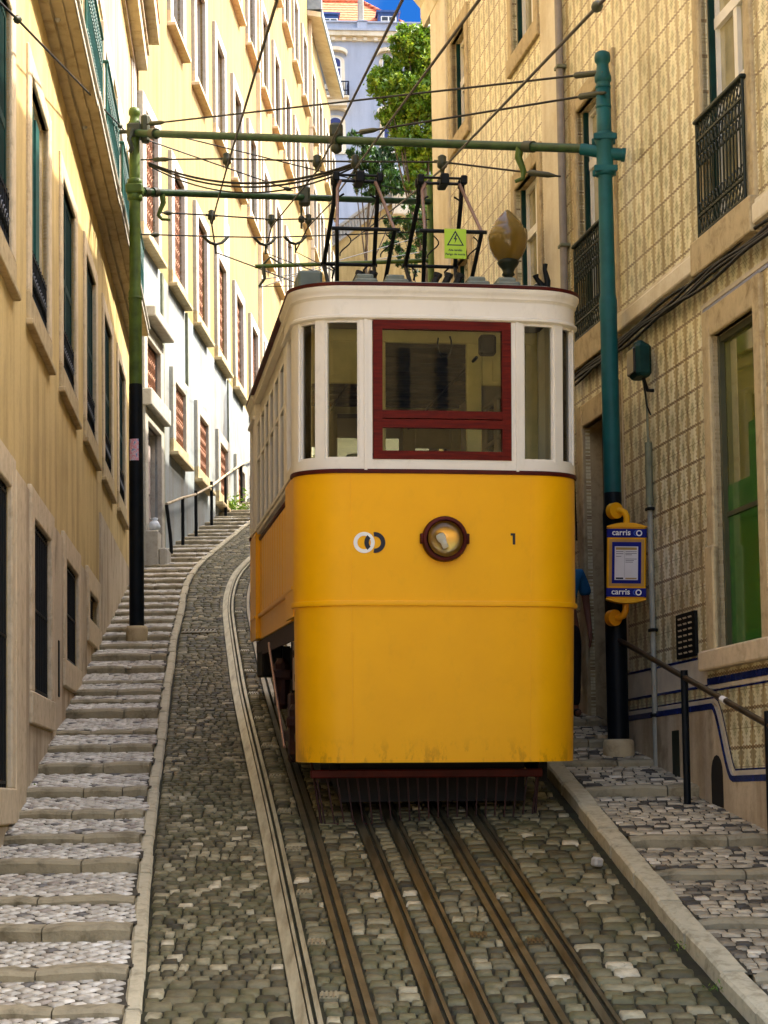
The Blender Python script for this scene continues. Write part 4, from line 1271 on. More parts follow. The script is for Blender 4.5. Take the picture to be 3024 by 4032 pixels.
# interior
m = MB(); m.box(-HM + .06, HM - .06, .42, LT - .42, 2.55, 2.60); tp(m, 'floor', M['dark_in'])
m = MB(); m.box(-HM + .05, HM - .05, .35, LT - .35, 4.47, 4.50)
for k in range(9): m.box(-HM + .08, HM - .08, 1.5 + k * .52, 1.54 + k * .52, 4.43, 4.47)
tp(m, 'ceiling', M['ceil_in'])
for y in (1.42, 5.74):
    m = MB()
    for a, b, z0, z1 in ((-1.1, 1.1, 4.36, 4.47), (-1.1, -.98, 2.6, 4.36), (-.46, -.30, 2.6, 4.36), (.44, .58, 2.6, 4.36), (.98, 1.1, 2.6, 4.36), (-.98, -.46, 2.6, 3.25), (.58, .98, 2.6, 3.25), (-.98, -.46, 3.98, 4.36), (.58, .98, 3.98, 4.36)):
        m.bbox(a, b, y - .03, y + .03, z0, z1, .008)
    tp(m, 'bulkhead', M['cream_in'])
m = MB(); m.box(-.80, -.70, 1.37, 1.388, 4.05, 4.15); m.box(.68, .84, 1.372, 1.388, 4.02, 4.22)
split(tp(m, 'notice', M['cream_in']))
for s in (-1, 1):
    m = MB()
    m.bbox(s * .62, s * 1.06, 1.6, 5.6, 2.95, 3.02, .02); m.bbox(s * 1.0, s * 1.08, 1.6, 5.6, 3.02, 3.45, .02)
    tp(m, 'bench', simple('dark_wood_bench', (.10, .055, .025), .5))
m = MB(); m.tube([(-.5, 1.2, 4.2), (-.5, 6, 4.2)], .015, 6); m.tube([(.5, 1.2, 4.2), (.5, 6, 4.2)], .015, 6)
m.bbox(.36, .50, .2, .32, 4.05, 4.22, .02); m.tube([(.05 + .06 * math.cos(t), .18, 4.12 + .11 * math.sin(t)) for t in np.linspace(2.6, 7.0, 12)], .008, 5)
tp(m, 'cab_fittings', M['iron_black'])
m = MB(); m.lathe([(.02, 2.6), (.02, 3.15), (.16, 3.16), (.17, 3.19), (.12, 3.2), (.02, 3.21)], (-.55, .5, 0), 16)
m.tube([(-.55 + .2 * math.cos(t), .45 + .12 * math.sin(t), 3.20) for t in np.linspace(0, 6.3, 16)], .012, 5)
tp(m, 'brake_wheel', M['fitting'])
# lamp, emblem and number on the apron
hd = MB(); hd.lathe([(.150, .02), (.150, -.055), (.160, -.075), (.182, -.07), (.190, -.05), (.190, 0), (.19, .02)], (.013, .0, 2.455), 36, axis='y', cap=False)
for s in (-1, 1): hd.bbox(.013 + s * .19 - .016, .013 + s * .19 + .016, -.055, 0, 2.415, 2.50, .006)
hd = auto_smooth(tp(hd, 'headlight', M['maroon']), 50)
m_ = Mat('golden_reflector'); m_.col((.72, .43, .09)).set(.36, 1, .5); M['reflector'] = m_.m
m = MB(); m.lathe([(.152, -.052), (.12, -.022), (.07, -.008), (.004, -.003)], (.013, 0, 2.455), 28, axis='y', cap=False); tp(m, 'reflector', M['reflector'], hd)
m = MB(); m.lathe([(.004, -.058), (.10, -.075), (.151, -.060), (.151, -.056), (.1, -.070), (.004, -.054)], (.013, 0, 2.455), 28, axis='y', cap=False); tp(m, 'lens', glass('clear_lens', (.97, .96, .92), .0), hd)
m = MB(); m.lathe([(.004, 0), (.032, .006), (.040, .03), (.036, .06), (.026, .075), (.026, .13), (.004, .135)], (0, 0, 0), 12)
b = tp(m, 'bulb', simple('white_lamp_glass', (.85, .82, .70), .15, var=.03), hd); b.location = (-.035, -.040, 2.50); b.rotation_euler = (0, math.radians(154), 0); b.scale = (1, .45, 1)
def ringm(cx, cz, r0, r1, o, cut=None):
    m = MB(); n = 48; vs = []
    for i in range(n + 1):
        t = 2 * PI * i / n
        for r in (r0, r1): vs.append((cx + r * math.cos(t), o, cz + r * math.sin(t)))
    fs = [(2 * i, 2 * i + 2, 2 * i + 3, 2 * i + 1) for i in range(n) if not (cut and cut(2 * PI * (i + .5) / n))]
    return m.add(vs, fs)
def wrap(o, d=.004):
    for v in o.data.vertices:
        P, N_ = outl(v.co.x); v.co.x, v.co.y = P.x + N_.x * (d - v.co.y), P.y + N_.y * (d - v.co.y)
    return o
e1 = wrap(tp(ringm(-.656, 2.425, .056, .088, 0), 'emblem_ring', M['white_mark'], ap, fix=False), .004)
e2 = wrap(tp(ringm(-.567, 2.425, .050, .087, 0, lambda t: 1.75 < t % 6.283 < 2.35 or 3.95 < t % 6.283 < 4.55), 'emblem_ring', M['black_mark'], ap, fix=False), .006)
n1 = MB()
for q in ([(.596, 2.417), (.617, 2.417), (.617, 2.512), (.596, 2.512)], [(.578, 2.492), (.596, 2.492), (.596, 2.512), (.578, 2.512)]): n1.poly(q, lambda a, b, t: (a, .0 - t, b), .002)
wrap(tp(n1, 'number', M['black_mark'], ap), .003)
# lifeguard fence and underframe
lg = MB(); lg.bbox(-1.08, .90, .30, .37, .465, .535, .01); lg.bbox(-.94, .82, .33, .37, .035, .085, .01)
lg = tp(lg, 'lifeguard', M['maroon'])
m = MB()
for i in range(23):
    x = -.92 + 1.72 * i / 22; m.tube([(x * 1.02 - .01, .345, .05), (x * 1.10 - .02, .34, .50)], .008, 5, smooth=False)
for x in (-.98, .84): m.tube([(x, .36, .06), (x * 1.08, .5, .6)], .012, 5)
tp(m, 'bars', M['maroon_deep'], lg)
for q in (.66, .70, .74, .80, .84, .88):
    pass
GS = .186
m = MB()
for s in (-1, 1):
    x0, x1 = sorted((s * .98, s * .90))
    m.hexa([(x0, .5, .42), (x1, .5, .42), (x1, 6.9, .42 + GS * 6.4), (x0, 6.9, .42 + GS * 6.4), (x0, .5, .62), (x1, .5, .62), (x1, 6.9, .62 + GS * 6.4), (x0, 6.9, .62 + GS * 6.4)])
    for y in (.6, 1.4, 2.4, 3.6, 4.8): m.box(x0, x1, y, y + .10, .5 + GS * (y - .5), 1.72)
m.box(-.9, .9, .7, 6.8, 1.55, 1.70); m.hexa([(-.8, .6, .25), (.8, .6, .25), (.8, 6.5, 1.35), (-.8, 6.5, 1.35), (-.8, .6, 1.2), (.8, .6, 1.2), (.8, 6.5, 1.7), (-.8, 6.5, 1.7)])  # solid black block added so the space under the car stays in shade
tp(m, 'underframe', M['under_black'])
for y in (1.7, 4.9):
    for s in (-1, 1):
        m = MB(); m.lathe([(.05, -.06), (.30, -.06), (.34, -.03), (.34, .0), (.30, .02), (.30, .06), (.24, .07), (.10, .05), (.05, .07)], (s * .62, y, .36 + GS * y), 24, axis='x'); tp(m, 'wheel', M['maroon_deep'])
m = MB()
for y, z in ((1.66, .93), (3.46, 1.39)):
    m.bbox(-1.16, -1.02, y - .16, y + .16, z - .34, z + .16, .05); m.bbox(-1.19, -1.0, y - .2, y - .1, z - .05, z + .05, .02)
m.bbox(-1.12, -1.0, .9, 3.1, .74, .84, .02); m.bbox(-1.1, -.96, 2.2, 2.6, .55, 1.2, .02); m.bbox(-1.12, -.98, 1.15, 1.32, .6, 1.25, .02)
split(tp(m, 'brake_gear', M['maroon_deep']))
m = MB(); m.tube([(-1.19, 3.9, 1.72), (-1.19, 2.9, 1.22), (-1.19, 1.75, .70)], .014, 6); tp(m, 'brake_rod', simple('worn_steel_rod', (.40, .24, .18), .4, metal=.5))
pl = MB(); pl.box(-1.10, -1.07, .25, 1.95, 1.22, 1.66); pl = tp(pl, 'frame_plate', simple('grey_pink_frame_plate', (.30, .22, .19), .6, var=.3, scale=12))
m = MB()
for y, z in ((.45, 1.36), (.45, 1.50), (.45, 1.58), (.9, 1.56), (.9, 1.5), (.9, 1.36), (1.3, 1.58), (1.3, 1.44), (1.6, 1.33), (1.75, 1.55), (.65, 1.28)): m.lathe([(.035, 0), (.035, .006), (.004, .006)], (-1.112, y, z), 10, axis='x')
tp(m, 'bolt_hole', M['maroon_deep'], pl)
m = MB(); m.bbox(-1.13, -.9, 5.9, 6.9, 1.42, 1.83, .02); tp(m, 'rear_step', M['under_black'])
# roof gear
for x0, x1 in ((-.67, -.47), (-.41, -.20), (.31, .51), (.57, .78)):
    m = MB(); m.bbox(x0, x1, .55, .95, 4.64, 4.755, .015); m.bbox(x0 + .02, x1 - .03, .6, .9, 4.755, 4.80, .012); m.bbox(x0 - .05, x1 + .05, .6, 1.0, 4.60, 4.655, .01)
    tp(m, 'roof_box', M['roofgrey'])
m = MB(); m.bbox(-1.08, -.86, 1.5, 2.0, 4.66, 5.02, .02); m.bbox(-1.08, -.82, 2.3, 2.9, 4.66, 4.98, .02); m.bbox(-1.06, -.9, 3.2, 4.4, 4.66, 4.80, .02); split(tp(m, 'roof_locker', simple('grey_green_locker', (.13, .16, .14), .6)))
for x in (-.60, -.48, .10, .20, .30):
    m = MB(); m.tube([(x - .06, 1.1, 4.72), (x + .03, 1.1, 4.90)], [.028, .032], 8); m.tube([(x + .03, 1.1, 4.90), (x + .04, 1.1, 4.93)], .04, 8); tp(m, 'roof_insulator', M['wire'])
m = MB(); m.tube([(1.02, .8, 4.66), (1.02, .8, 4.78), (.97, .8, 4.84), (.96, .8, 4.87)], [.03, .03, .022, .03], 8); m.tube([(1.06, .8, 4.66), (1.07, .8, 4.82), (1.045, .8, 4.92), (1.05, .8, 4.97)], [.03, .028, .02, .022], 8)
m.bbox(.99, 1.1, .75, .85, 4.63, 4.70, .01); tp(m, 'roof_horn', M['iron_black'])
def panto(cx, tilt):
    root = MB(); root.bbox(cx - .30, cx + .30, 1.2, 2.05, 4.70, 4.74, .01)
    for y in (1.3, 1.95):
        for x in (-.22, .22): root.lathe([(.035, 4.64), (.05, 4.66), (.03, 4.68), (.05, 4.70)], (cx + x, y, 0), 8)
    root = tp(root, 'pantograph', M['iron_black'])
    yk0, yk1, yt, zk, ztp = .93, 2.33, 1.63, 5.27, 5.88
    lo = MB(); hi = MB(); head = MB()
    for s in (-1, 1):
        lo.tube([(cx + s * .20, 1.45, 4.73), (cx + s * .255, yk0, zk)], .019, 7); lo.tube([(cx + s * .20, 1.8, 4.73), (cx + s * .24, yk1, zk)], .019, 7)
        hi.tube([(cx + s * .255, yk0, zk), (cx + s * .19, yt - .10, ztp - .10), (cx + s * .16, yt - .08, ztp - .02)], .016, 7)
        head.tube([(cx + s * .24, yk1, zk), (cx + s * .20, yt + .1, ztp - .16), (cx + s * .2, yt + .06, ztp - .02)], .021, 7)
        # springs and horns
        lo.tube([(cx + s * .18 + .05 * math.sin(t), yk0 + .01, zk - .04 - .17 * t / 6.3 * 1.5) for t in np.linspace(0, 5, 9)], .006, 4)
        lo.tube([(cx + s * .2, yk1, zk + .01), (cx + s * .14, yk1, zk - .05), (cx + s * .16, yk1, zk - .14)], .010, 5)
        head.tube([(cx + s * .20, yt, ztp), (cx + s * .215, yt, ztp - .07), (cx + s * .17, yt, ztp - .15), (cx + s * .12, yt, ztp - .12)], .011, 5)
        for dy in (-.08, .08): head.bbox(cx + s * .2 - .03, cx + s * .2 + .03, yt + dy - .03, yt + dy + .03, ztp - .02, ztp + .06, .01)
    lo.tube([(cx - .30, yk0, zk), (cx + .30, yk0, zk)], .018, 7); lo.tube([(cx - .27, yk1, zk), (cx + .27, yk1, zk)], .018, 7)
    for dy, dz in ((-.09, .03), (0, .0), (.09, .03)): head.tube([(cx - .22, yt + dy, ztp + dz), (cx + .22, yt + dy, ztp + dz)], .012, 6)
    head.bbox(cx - .02, cx + .06, yt - .12, yt + .12, ztp - .03, ztp + .07, .01)
    split(tp(lo, 'lower_arm', M['iron_black'], root))[0]; split(tp(hi, 'upper_arm', simple('dull_red_brown_tube', (.20, .12, .09), .5), root)); tp(head, 'collector_head', M['iron_black'], root)
    return root
panto(-.53, 0); panto(.25, 0)
wsn = MB(); wsn.bbox(.165, .36, .895, .902, 5.02, 5.285, .002)
wsn = tp(wsn, 'warning_sign', simple('yellow_green_sign', (.36, .55, .03), .4, var=.05))
m = MB()
A_ = [(.262, 5.27), (.185, 5.135), (.339, 5.135)]; c_ = (.262, 5.18)
B_ = [(c_[0] + (a - c_[0]) * .78, c_[1] + (b - c_[1]) * .78) for a, b in A_]
m.add([(a, .893, b) for a, b in A_] + [(a, .893, b) for a, b in B_], [(0, 1, 4, 3), (1, 2, 5, 4), (2, 0, 3, 5)])
m.add([(a, .893, b) for a, b in ((.268, 5.235), (.246, 5.19), (.262, 5.192), (.254, 5.152), (.280, 5.203), (.264, 5.200), (.276, 5.233))], [(0, 1, 2, 3, 4, 5, 6)])
tp(m, 'symbol', M['black_mark'], wsn, fix=False)
for tx, z in (('Alta tensão', 5.095), ('Perigo de morte', 5.058)): text_obj('text', tx, .027, M['black_mark'], wsn, (.262, .894, z), (PI / 2, 0, 0), .0005, bold=.0006)
# ------------------------------------------------------------------ poles, beams, wires
def pole(name, label, x, y, z, secs, mats, base):
    """secs: (z0, z1, radius, material, rings)"""
    e = thing(name, label, 'pole', (x, y, z))
    return e
RPX, RPY = 2.235, 19.1; zb = 1.93
RP = thing('overhead_line_pole', 'teal iron pole with black lower half carrying the timetable case on the right pavement', 'pole', (RPX, RPY, zb))
h = lambda zz: zz - zb
m = MB(); m.lathe([(.02, -.2), (.145, -.2), (.155, .0), (.15, .2), (.13, .225), (.05, .23)], (0, 0, 0), 20); m.build('stone_base', M['lioz_warm'], RP)
m = MB(); m.lathe([(.105, .2), (.103, 2.40), (.094, 2.45), (.086, 2.47), (.085, 2.61)], (0, 0, 0), 24); m.build('lower_shaft', M['navy_black'], RP)
m = MB(); m.lathe([(.085, 2.61), (.084, 4.30), (.088, 4.40), (.088, 4.50), (.076, 4.56), (.074, 4.9), (.070, 6.70)], (0, 0, 0), 24)
m.lathe([(.070, 6.68), (.082, 6.70), (.084, 6.74), (.068, 6.79), (.060, 6.84), (.060, 6.88), (.078, 6.90), (.080, 6.94), (.072, 6.98), (.040, 7.0), (.005, 7.01)], (0, 0, 0), 24)
m.build('shaft', M['teal'], RP)
m = MB(); m.lathe([(.071, 5.74), (.095, 5.75), (.10, 5.78), (.085, 5.83), (.082, 5.90), (.082, 6.05), (.095, 6.10), (.10, 6.14), (.095, 6.17), (.071, 6.18)], (0, 0, 0), 20)
for s in (-1, 1):
    for z in (5.80, 6.12): m.bbox(-.115, .115, s * .08 - .018, s * .08 + .018, z - .03, z + .03, .008)
m.tube([(.05, 0, 5.97), (.19, .0, 5.955)], [.062, .06], 14); m.tube([(.165, 0, 5.957), (.20, 0, 5.953)], .068, 14)
m.tube([(-.05, .03, 6.0), (-.22, .09, 6.05)], [.06, .058], 14)
for z in (6.42, 6.62): m.lathe([(.071, z), (.078, z + .005), (.078, z + .03), (.071, z + .035)], (0, 0, 0), 20)
m.lathe([(.0715, 5.8), (.0735, 5.8), (.0735, 6.65), (.0715, 6.65)], (0, 0, 0), 20, cap=False); m.build('beam_clamp', M['teal'], RP)

LPX, LPY, lz = -3.40, 27.3, 3.82
LP = thing('overhead_line_pole', 'green iron pole with black lower half standing on the left stepped pavement', 'pole', (LPX, LPY, lz))
m = MB(); m.lathe([(.02, -.2), (.15, -.2), (.152, .18), (.14, .225), (.05, .23)], (0, 0, 0), 20); m.build('stone_base', M['lioz_warm'], LP)
m = MB(); m.lathe([(.104, .2), (.100, 2.0), (.095, 3.55), (.092, 3.6)], (0, 0, 0), 20); m.build('lower_shaft', M['navy_black'], LP)
m = MB(); m.lathe([(.092, 3.6), (.090, 4.75), (.094, 4.8), (.094, 4.9), (.080, 4.95), (.078, 6.0), (.072, 7.27)], (0, 0, 0), 20)
m.lathe([(.072, 7.25), (.088, 7.27), (.09, 7.31), (.068, 7.36), (.062, 7.42), (.080, 7.44), (.083, 7.48), (.07, 7.53), (.005, 7.54)], (0, 0, 0), 20)
m.build('shaft', M['olive'], LP)
m = MB(); m.lathe([(.078, 6.20), (.105, 6.22), (.105, 6.28), (.088, 6.31), (.088, 6.42), (.105, 6.45), (.105, 6.50), (.078, 6.52)], (0, 0, 0), 16); m.bbox(-.12, .12, -.11, .11, 6.30, 6.43, .02)
m.build('beam_clamp', M['olive'], LP)
m = MB(); m.lathe([(.075, 4.78), (.1, 4.80), (.1, 4.83), (.075, 4.85)], (0, 0, 0), 16); m.build('collar', M['olive'], LP)
m = MB(); m.bbox(-.10, .10, -.10, .10, 7.10, 7.30, .02); m.bbox(.10, .22, -.1, .02, 7.02, 7.42, .03); m.tube([(-.02, -.12, 7.2), (-.06, -.14, 7.05), (-.02, -.14, 6.92), (-.05, -.12, 6.86)], .035, 8)
m.tube([(-.35, 0, 7.2), (-.1, 0, 7.2)], .03, 8); m.lathe([(.02, 6.84), (.05, 6.9), (.05, 6.96), (.02, 7.0)], (-.24, 0, 0), 10); m.tube([(-.24, 0, 7.2), (-.24, 0, 6.7)], .008, 5)
m.build('bracket', M['fitting_dark'], LP)
m = MB()
for i in range(7):
    t0, t1 = -.9 + i * .2, -.7 + i * .2
    m.add([(.102 * math.sin(t0), -.102 * math.cos(t0), 2.52), (.102 * math.sin(t1), -.102 * math.cos(t1), 2.52), (.102 * math.sin(t1), -.102 * math.cos(t1), 2.82), (.102 * math.sin(t0), -.102 * math.cos(t0), 2.82)], [(0, 1, 2, 3)])
stk = Mat('torn_pink_sticker'); n = stk.noise(14, 3, dist=2)
stk.col(stk.ramp(n, [(.35, (.10, .25, .45)), (.46, (.75, .62, .66)), (.55, (.70, .20, .28)), (.7, (.75, .66, .68))])).set(.5)
o = m.build('sticker', stk.m, None, fix=False); o.location = (LPX, LPY, lz)
tag(o, 'torn pink sticker pasted round the black part of the left pole', 'sticker')

def V3(*a): return Vector(a)
B1a, B1b = V3(LPX, LPY, 11.0), V3(RPX - .12, RPY + .06, 7.97)
d = (B1b - B1a).normalized()
bm_ = thing('cross_beam', 'long dark green tube beam spanning the street between the two front poles', 'beam', B1a)
m = MB(); m.tube([V3(0, 0, 0) + d * .0, B1b - B1a], [.050, .045], 14); m.build('tube', M['beam_green'], bm_)
m = MB(); L_ = (B1b - B1a).length
def at_beam(t): return (B1b - B1a) * t
for t, r in ((.06, .075), (.53, .07), (.90, .06)):
    p = at_beam(t); m.tube([p - d * .07, p + d * .07], r, 12)
p = at_beam(.53); m.bbox(p.x - .08, p.x + .08, p.y - .05, p.y + .05, p.z + .03, p.z + .20, .03); m.lathe([(.03, 0), (.065, .03), (.065, .09), (.03, .12)], p + V3(0, 0, -.16), 10)
m.build('clamp', M['fitting_dark'], bm_)
p = at_beam(.885)
m = MB(); m.tube([p, p + V3(-.02, 0, -.12), p + V3(.03, 0, -.26), p + V3(.02, 0, -.34), p + V3(-.06, 0, -.37)], [.045, .04, .032, .025, .02], 8); m.build('hook', M['olive'], bm_)
P3X, P3Y = .915, 34.0
B2a, B2b = V3(LPX, LPY, 10.16), V3(P3X, P3Y, 12.0)
b2 = thing('cross_beam', 'thinner dark green tube beam reaching from the left pole to the pole behind the tram', 'beam', B2a)
d2 = (B2b - B2a).normalized()
m = MB(); m.tube([V3(0, 0, 0), B2b - B2a + d2 * .15], .052, 12); m.build('tube', M['beam_green'], b2)
m = MB(); p = (B2b - B2a) * .52; m.bbox(p.x - .09, p.x + .09, p.y - .08, p.y + .08, p.z - .13, p.z + .17, .03)
for t in (.03, .055): q = (B2b - B2a) * t; m.tube([q - d2 * .05, q + d2 * .05], .07, 10)
m.tube([p + V3(-.05, 0, -.1), p + V3(-.05, 0, -.5)], .02, 6); m.lathe([(.01, 0), (.05, .03), (.05, .1), (.01, .14)], p + V3(-.05, 0, -.42), 8)
m.build('clamp', M['fitting_dark'], b2)
m = MB(); p = (B2b - B2a) * .075; m.tube([p, p + V3(.02, 0, -.15), p + V3(-.05, 0, -.33), p + V3(.0, 0, -.39), p + V3(.12, 0, -.40)], [.045, .04, .03, .022, .02], 8); m.build('hook', M['olive'], b2)
P3 = thing('overhead_line_pole', 'slim olive pole behind the tram at the far corner of the tiled building', 'pole', (P3X, P3Y, zrf(P3Y)))
m = MB(); m.lathe([(.075, -.2), (.07, 2), (.055, 12.3 - zrf(P3Y)), (.03, 12.4 - zrf(P3Y))], (0, 0, 0), 14); m.build('shaft', M['olive'], P3)
ar = thing('bracket_arm', 'short olive bracket arm reaching left from the slim pole behind the tram', 'beam', (P3X, P3Y, 10.9))
m = MB(); m.tube([(0, 0, .06), (-3.06, 0, .0)], .036, 10); m.build('tube', M['olive'], ar)
m = MB(); m.tube([(-2.92, 0, 0), (-2.9, 0, -.22), (-3.0, 0, -.36)], [.04, .03, .02], 8); m.tube([(-2.95, 0, .0), (-2.8, 0, .16), (-2.6, 0, .03)], .02, 6)
m.tube([(-3.0, 0, -.36), (-.2, 0, -.34)], .008, 5); m.build('hook', M['fitting_dark'], ar)

def wire(label, pts, r=.010, mat='wire', ins=(), sag=0, n=2, yokes=()):
    pts = [Vector(p) for p in pts]
    if sag and len(pts) == 2:
        a, b = pts; pts = [a.lerp(b, t) + V3(0, 0, -4 * sag * t * (1 - t)) for t in np.linspace(0, 1, 17)]
    o0 = pts[0].copy()
    e = thing('overhead_wire', label, 'wire', o0)
    m = MB(); m.tube([p - o0 for p in pts], r, 6); m.build('cable', M[mat], e)
    if ins:
        for t, kind in ins:
            k = min(int(t * (len(pts) - 1)), len(pts) - 2); f = t * (len(pts) - 1) - k
            p = pts[k].lerp(pts[k + 1], f) - o0; dd = (pts[k + 1] - pts[k]).normalized()
            m = MB()
            if kind == 'egg': m.tube([p - dd * .10, p - dd * .05, p, p + dd * .05, p + dd * .10], [.010, .030, .038, .030, .010], 8)
            elif kind == 'long': m.tube([p - dd * .22, p - dd * .18, p + dd * .12, p + dd * .24], [.014, .034, .030, .012], 8)
            elif kind == 'cup':
                m.lathe([(.02, -.13), (.03, -.08), (.055, -.06), (.058, .0), (.045, .01), (.05, .06), (.02, .08)], p, 10); m.tube([p - dd * .14, p + dd * .14], .018, 6)
            elif kind == 'yoke':
                m.tube([p - dd * .3, p - dd * .15 + V3(0, 0, -.09), p + V3(0, 0, -.12), p + dd * .15 + V3(0, 0, -.09), p + dd * .3], .022, 6)
                m.tube([p + V3(0, 0, -.12), p + V3(0, 0, -.26)], .014, 5)
            m.build('insulator', M['fitting_dark'], e)
    return e
def px(x, y, Y):
    """world point at depth Y seen at photo position (x, y): used to measure the wires off the photograph"""
    f, cx, cy, H = 4300., 829.5, 1391., 1730.; p = math.atan((H - cy) / f); r = .0145
    F = V3(0, math.cos(p), math.sin(p)); R = V3(1, 0, 0); U = V3(0, -math.sin(p), math.cos(p))
    v = F * f + (R * math.cos(r) - U * math.sin(r)) * (x - cx) - (U * math.cos(r) + R * math.sin(r)) * (y - cy)
    return v * (Y / v.y) + V3(0, 0, 1.6)
S1 = [px(305, 345, 27.3), px(490, 343, 25.5), px(685, 348, 23.85), px(768, 349, 23.2), px(955, 350, 21.9), px(1210, 381, 20.3)]
S2 = [px(345, 459, 27.8), px(457, 465, 28.8), px(586, 474, 30.1), px(666, 473, 30.9), px(870, 472, 33.2), px(930, 474, 34)]
S3 = [px(300, 506, 27.3), px(466, 511, 28.8), px(573, 513, 29.8), px(638, 511, 30.5), px(930, 500, 34)]
wire('span wire with four cup insulators sagging just under the long front beam', S1, .012, ins=((.2, 'cup'), (.4, 'cup'), (.6, 'cup'), (.8, 'cup'), (.05, 'long'), (.97, 'long')))
wire('span wire with three cup insulators hooked under the thinner second beam', S2, .012, ins=((.2, 'cup'), (.4, 'cup'), (.6, 'cup'), (.03, 'egg')))
wire('lowest span wire with three curved yokes from the left pole', S3, .011, ins=((.25, 'yoke'), (.5, 'yoke'), (.75, 'yoke'), (.05, 'egg')))
wire('contact wire nearest the left building, crossing the sky from top middle to the left', [px(658, -200, 10), S1[1] + V3(0, 0, -.12), S2[1] + V3(0, 0, -.12), S3[1] + V3(0, 0, -.24), px(552, 577, 34), px(650, 615, 38)], .012, 'copper_wire')
wire('contact wire second from the left building, running down past the far houses', [px(969, -200, 10), S1[2] + V3(0, 0, -.12), S2[2] + V3(0, 0, -.12), S3[2] + V3(0, 0, -.24), px(690, 590, 36)], .012, 'copper_wire')
wire('contact wire reaching the left pantograph from overhead', [px(1182, -200, 10), S1[3] + V3(0, 0, -.08), px(713, 441, 27.5), S2[3] + V3(0, 0, -.12), S3[3] + V3(0, 0, -.24), px(720, 585, 36)], .012, 'copper_wire')
wire('contact wire reaching the right pantograph from the top right', [px(1505, -200, 9), px(1290, 14, 11.9), S1[4] + V3(0, 0, -.08), px(868, 437, 26.5), px(760, 520, 31)], .012, 'copper_wire', ins=((.25, 'egg'),))
wire('upper stay wire running from the left pole to the top of the teal pole', [px(318, 268, 27.2), px(1290, 158, 19.1)], .012, ins=((.03, 'long'), (.985, 'long')))
wire('stay wire from the teal pole down to the clamp on the long front beam', [px(770, 287, 23.3), px(1290, 203, 19.1)], .012, ins=((.06, 'long'), (.98, 'long')))
wire('stay wire from the left building to the left pole with round insulators', [px(-60, -52, 15.4), px(38, 42, 16), px(268, 281, 27.1)], .011, ins=((.5, 'egg'), (.97, 'egg')))
for k, s in enumerate((.0, .03, .085)):
    a, b = px(322, 352, 27.3), px(770, 352, 23.25)
    wire('thick sagging black feeder cable from the left pole to the clamp on the beam', [a + V3(0, 0, -.02 * k), b + V3(0, 0, -.02 * k)], .017 - .003 * k, sag=.27 + s)['group'] = 'three feeder cables'
wire('thin straight stay wire slanting from the front beam down to the far pole', [px(396, 297, 26.4), px(713, 375, 29), px(900, 418, 33.6)], .009)
wire('thin stay wire slanting from the left pole down to the second beam', [px(319, 303, 27.3), px(632, 412, 30.4)], .010, ins=((.96, 'egg'),))
wire('lowest faint stay wire over the far end of the street', [px(560, 622, 40), px(740, 560, 46), px(905, 512, 50)], .011)
wire('faint stay wire rising to the right over the far yellow wall', [px(566, 604, 38), px(905, 545, 48)], .011)

# ------------------------------------------------------------------ timetable case on the right pole
M['sign_yellow'] = simple('yellow_sign_enamel', (.74, .36, .008), .5, var=.1, spec=.15)
M['sign_orange'] = simple('orange_bracket_enamel', (.62, .24, .006), .4, var=.12)
M['sign_blue'] = simple('blue_sign_panel', (.006, .010, .17), .5, var=.15, spec=.1)
TC = thing('timetable_case', 'yellow and blue stop timetable case bracketed to the black part of the teal pole', 'sign', px(1353, 1217, 18.83), (0, math.radians(2), math.radians(-5)))
m = MB(); m.bbox(-.185, .185, -.05, .05, -.34, .34, .012)
def cap(m, z, s):
    pts = [(-.19 + .38 * t, z + s * (.035 * (1 - (2 * t - 1) ** 2) + .012)) for t in np.linspace(0, 1, 9)]
    m.poly([(-.19, z)] + pts + [(.19, z)], lambda a, b, t: (a, -.058 + t, b), .116)
cap(m, .338, 1); cap(m, -.338, -1); m.build('case', M['sign_yellow'], TC)
m = MB(); m.bbox(-.189, .189, -.056, .052, .242, .325, .004); m.bbox(-.189, .189, -.056, .052, -.325, -.242, .004); bb = m.build('blue_band', M['sign_blue'], TC)
m = MB(); m.bbox(-.165, .165, -.054, -.05, -.225, .225, .003); m.build('inner_frame', simple('ochre_frame', (.42, .22, .035), .45), TC)
m = MB(); m.bbox(-.138, .138, -.057, -.053, -.198, .198, .002); po = m.build('poster', M['sign_blue'], TC)
m = MB(); m.bbox(-.112, .108, -.060, -.056, -.165, .155, .001); sh = m.build('timetable_sheet', simple('printed_white_sheet', (.62, .60, .60), .5, var=.06), TC)
m = MB(); m.box(-.102, .096, -.0612, -.060, .122, .146); m.box(-.01, .096, -.0612, -.06, -.156, -.144); m.build('header', simple('ochre_print', (.36, .24, .06), .5), sh)
m = MB()
for x0, x1, z in ((-.10, -.03, .105), (-.10, -.03, .085), (-.01, .095, .105), (-.012, .096, .088), (-.012, .096, .035), (-.01, .05, .075), (-.01, .07, .02), (-.01, .06, .005), (-.1, -.05, .06)): m.box(x0, x1, -.0612, -.06, z - .0022, z + .0022)
m.box(-.02, -.0185, -.0612, -.06, -.14, .11); m.box(-.10, -.03, -.0613, -.06, -.158, -.142); m.build('print', M['black_mark'], sh)
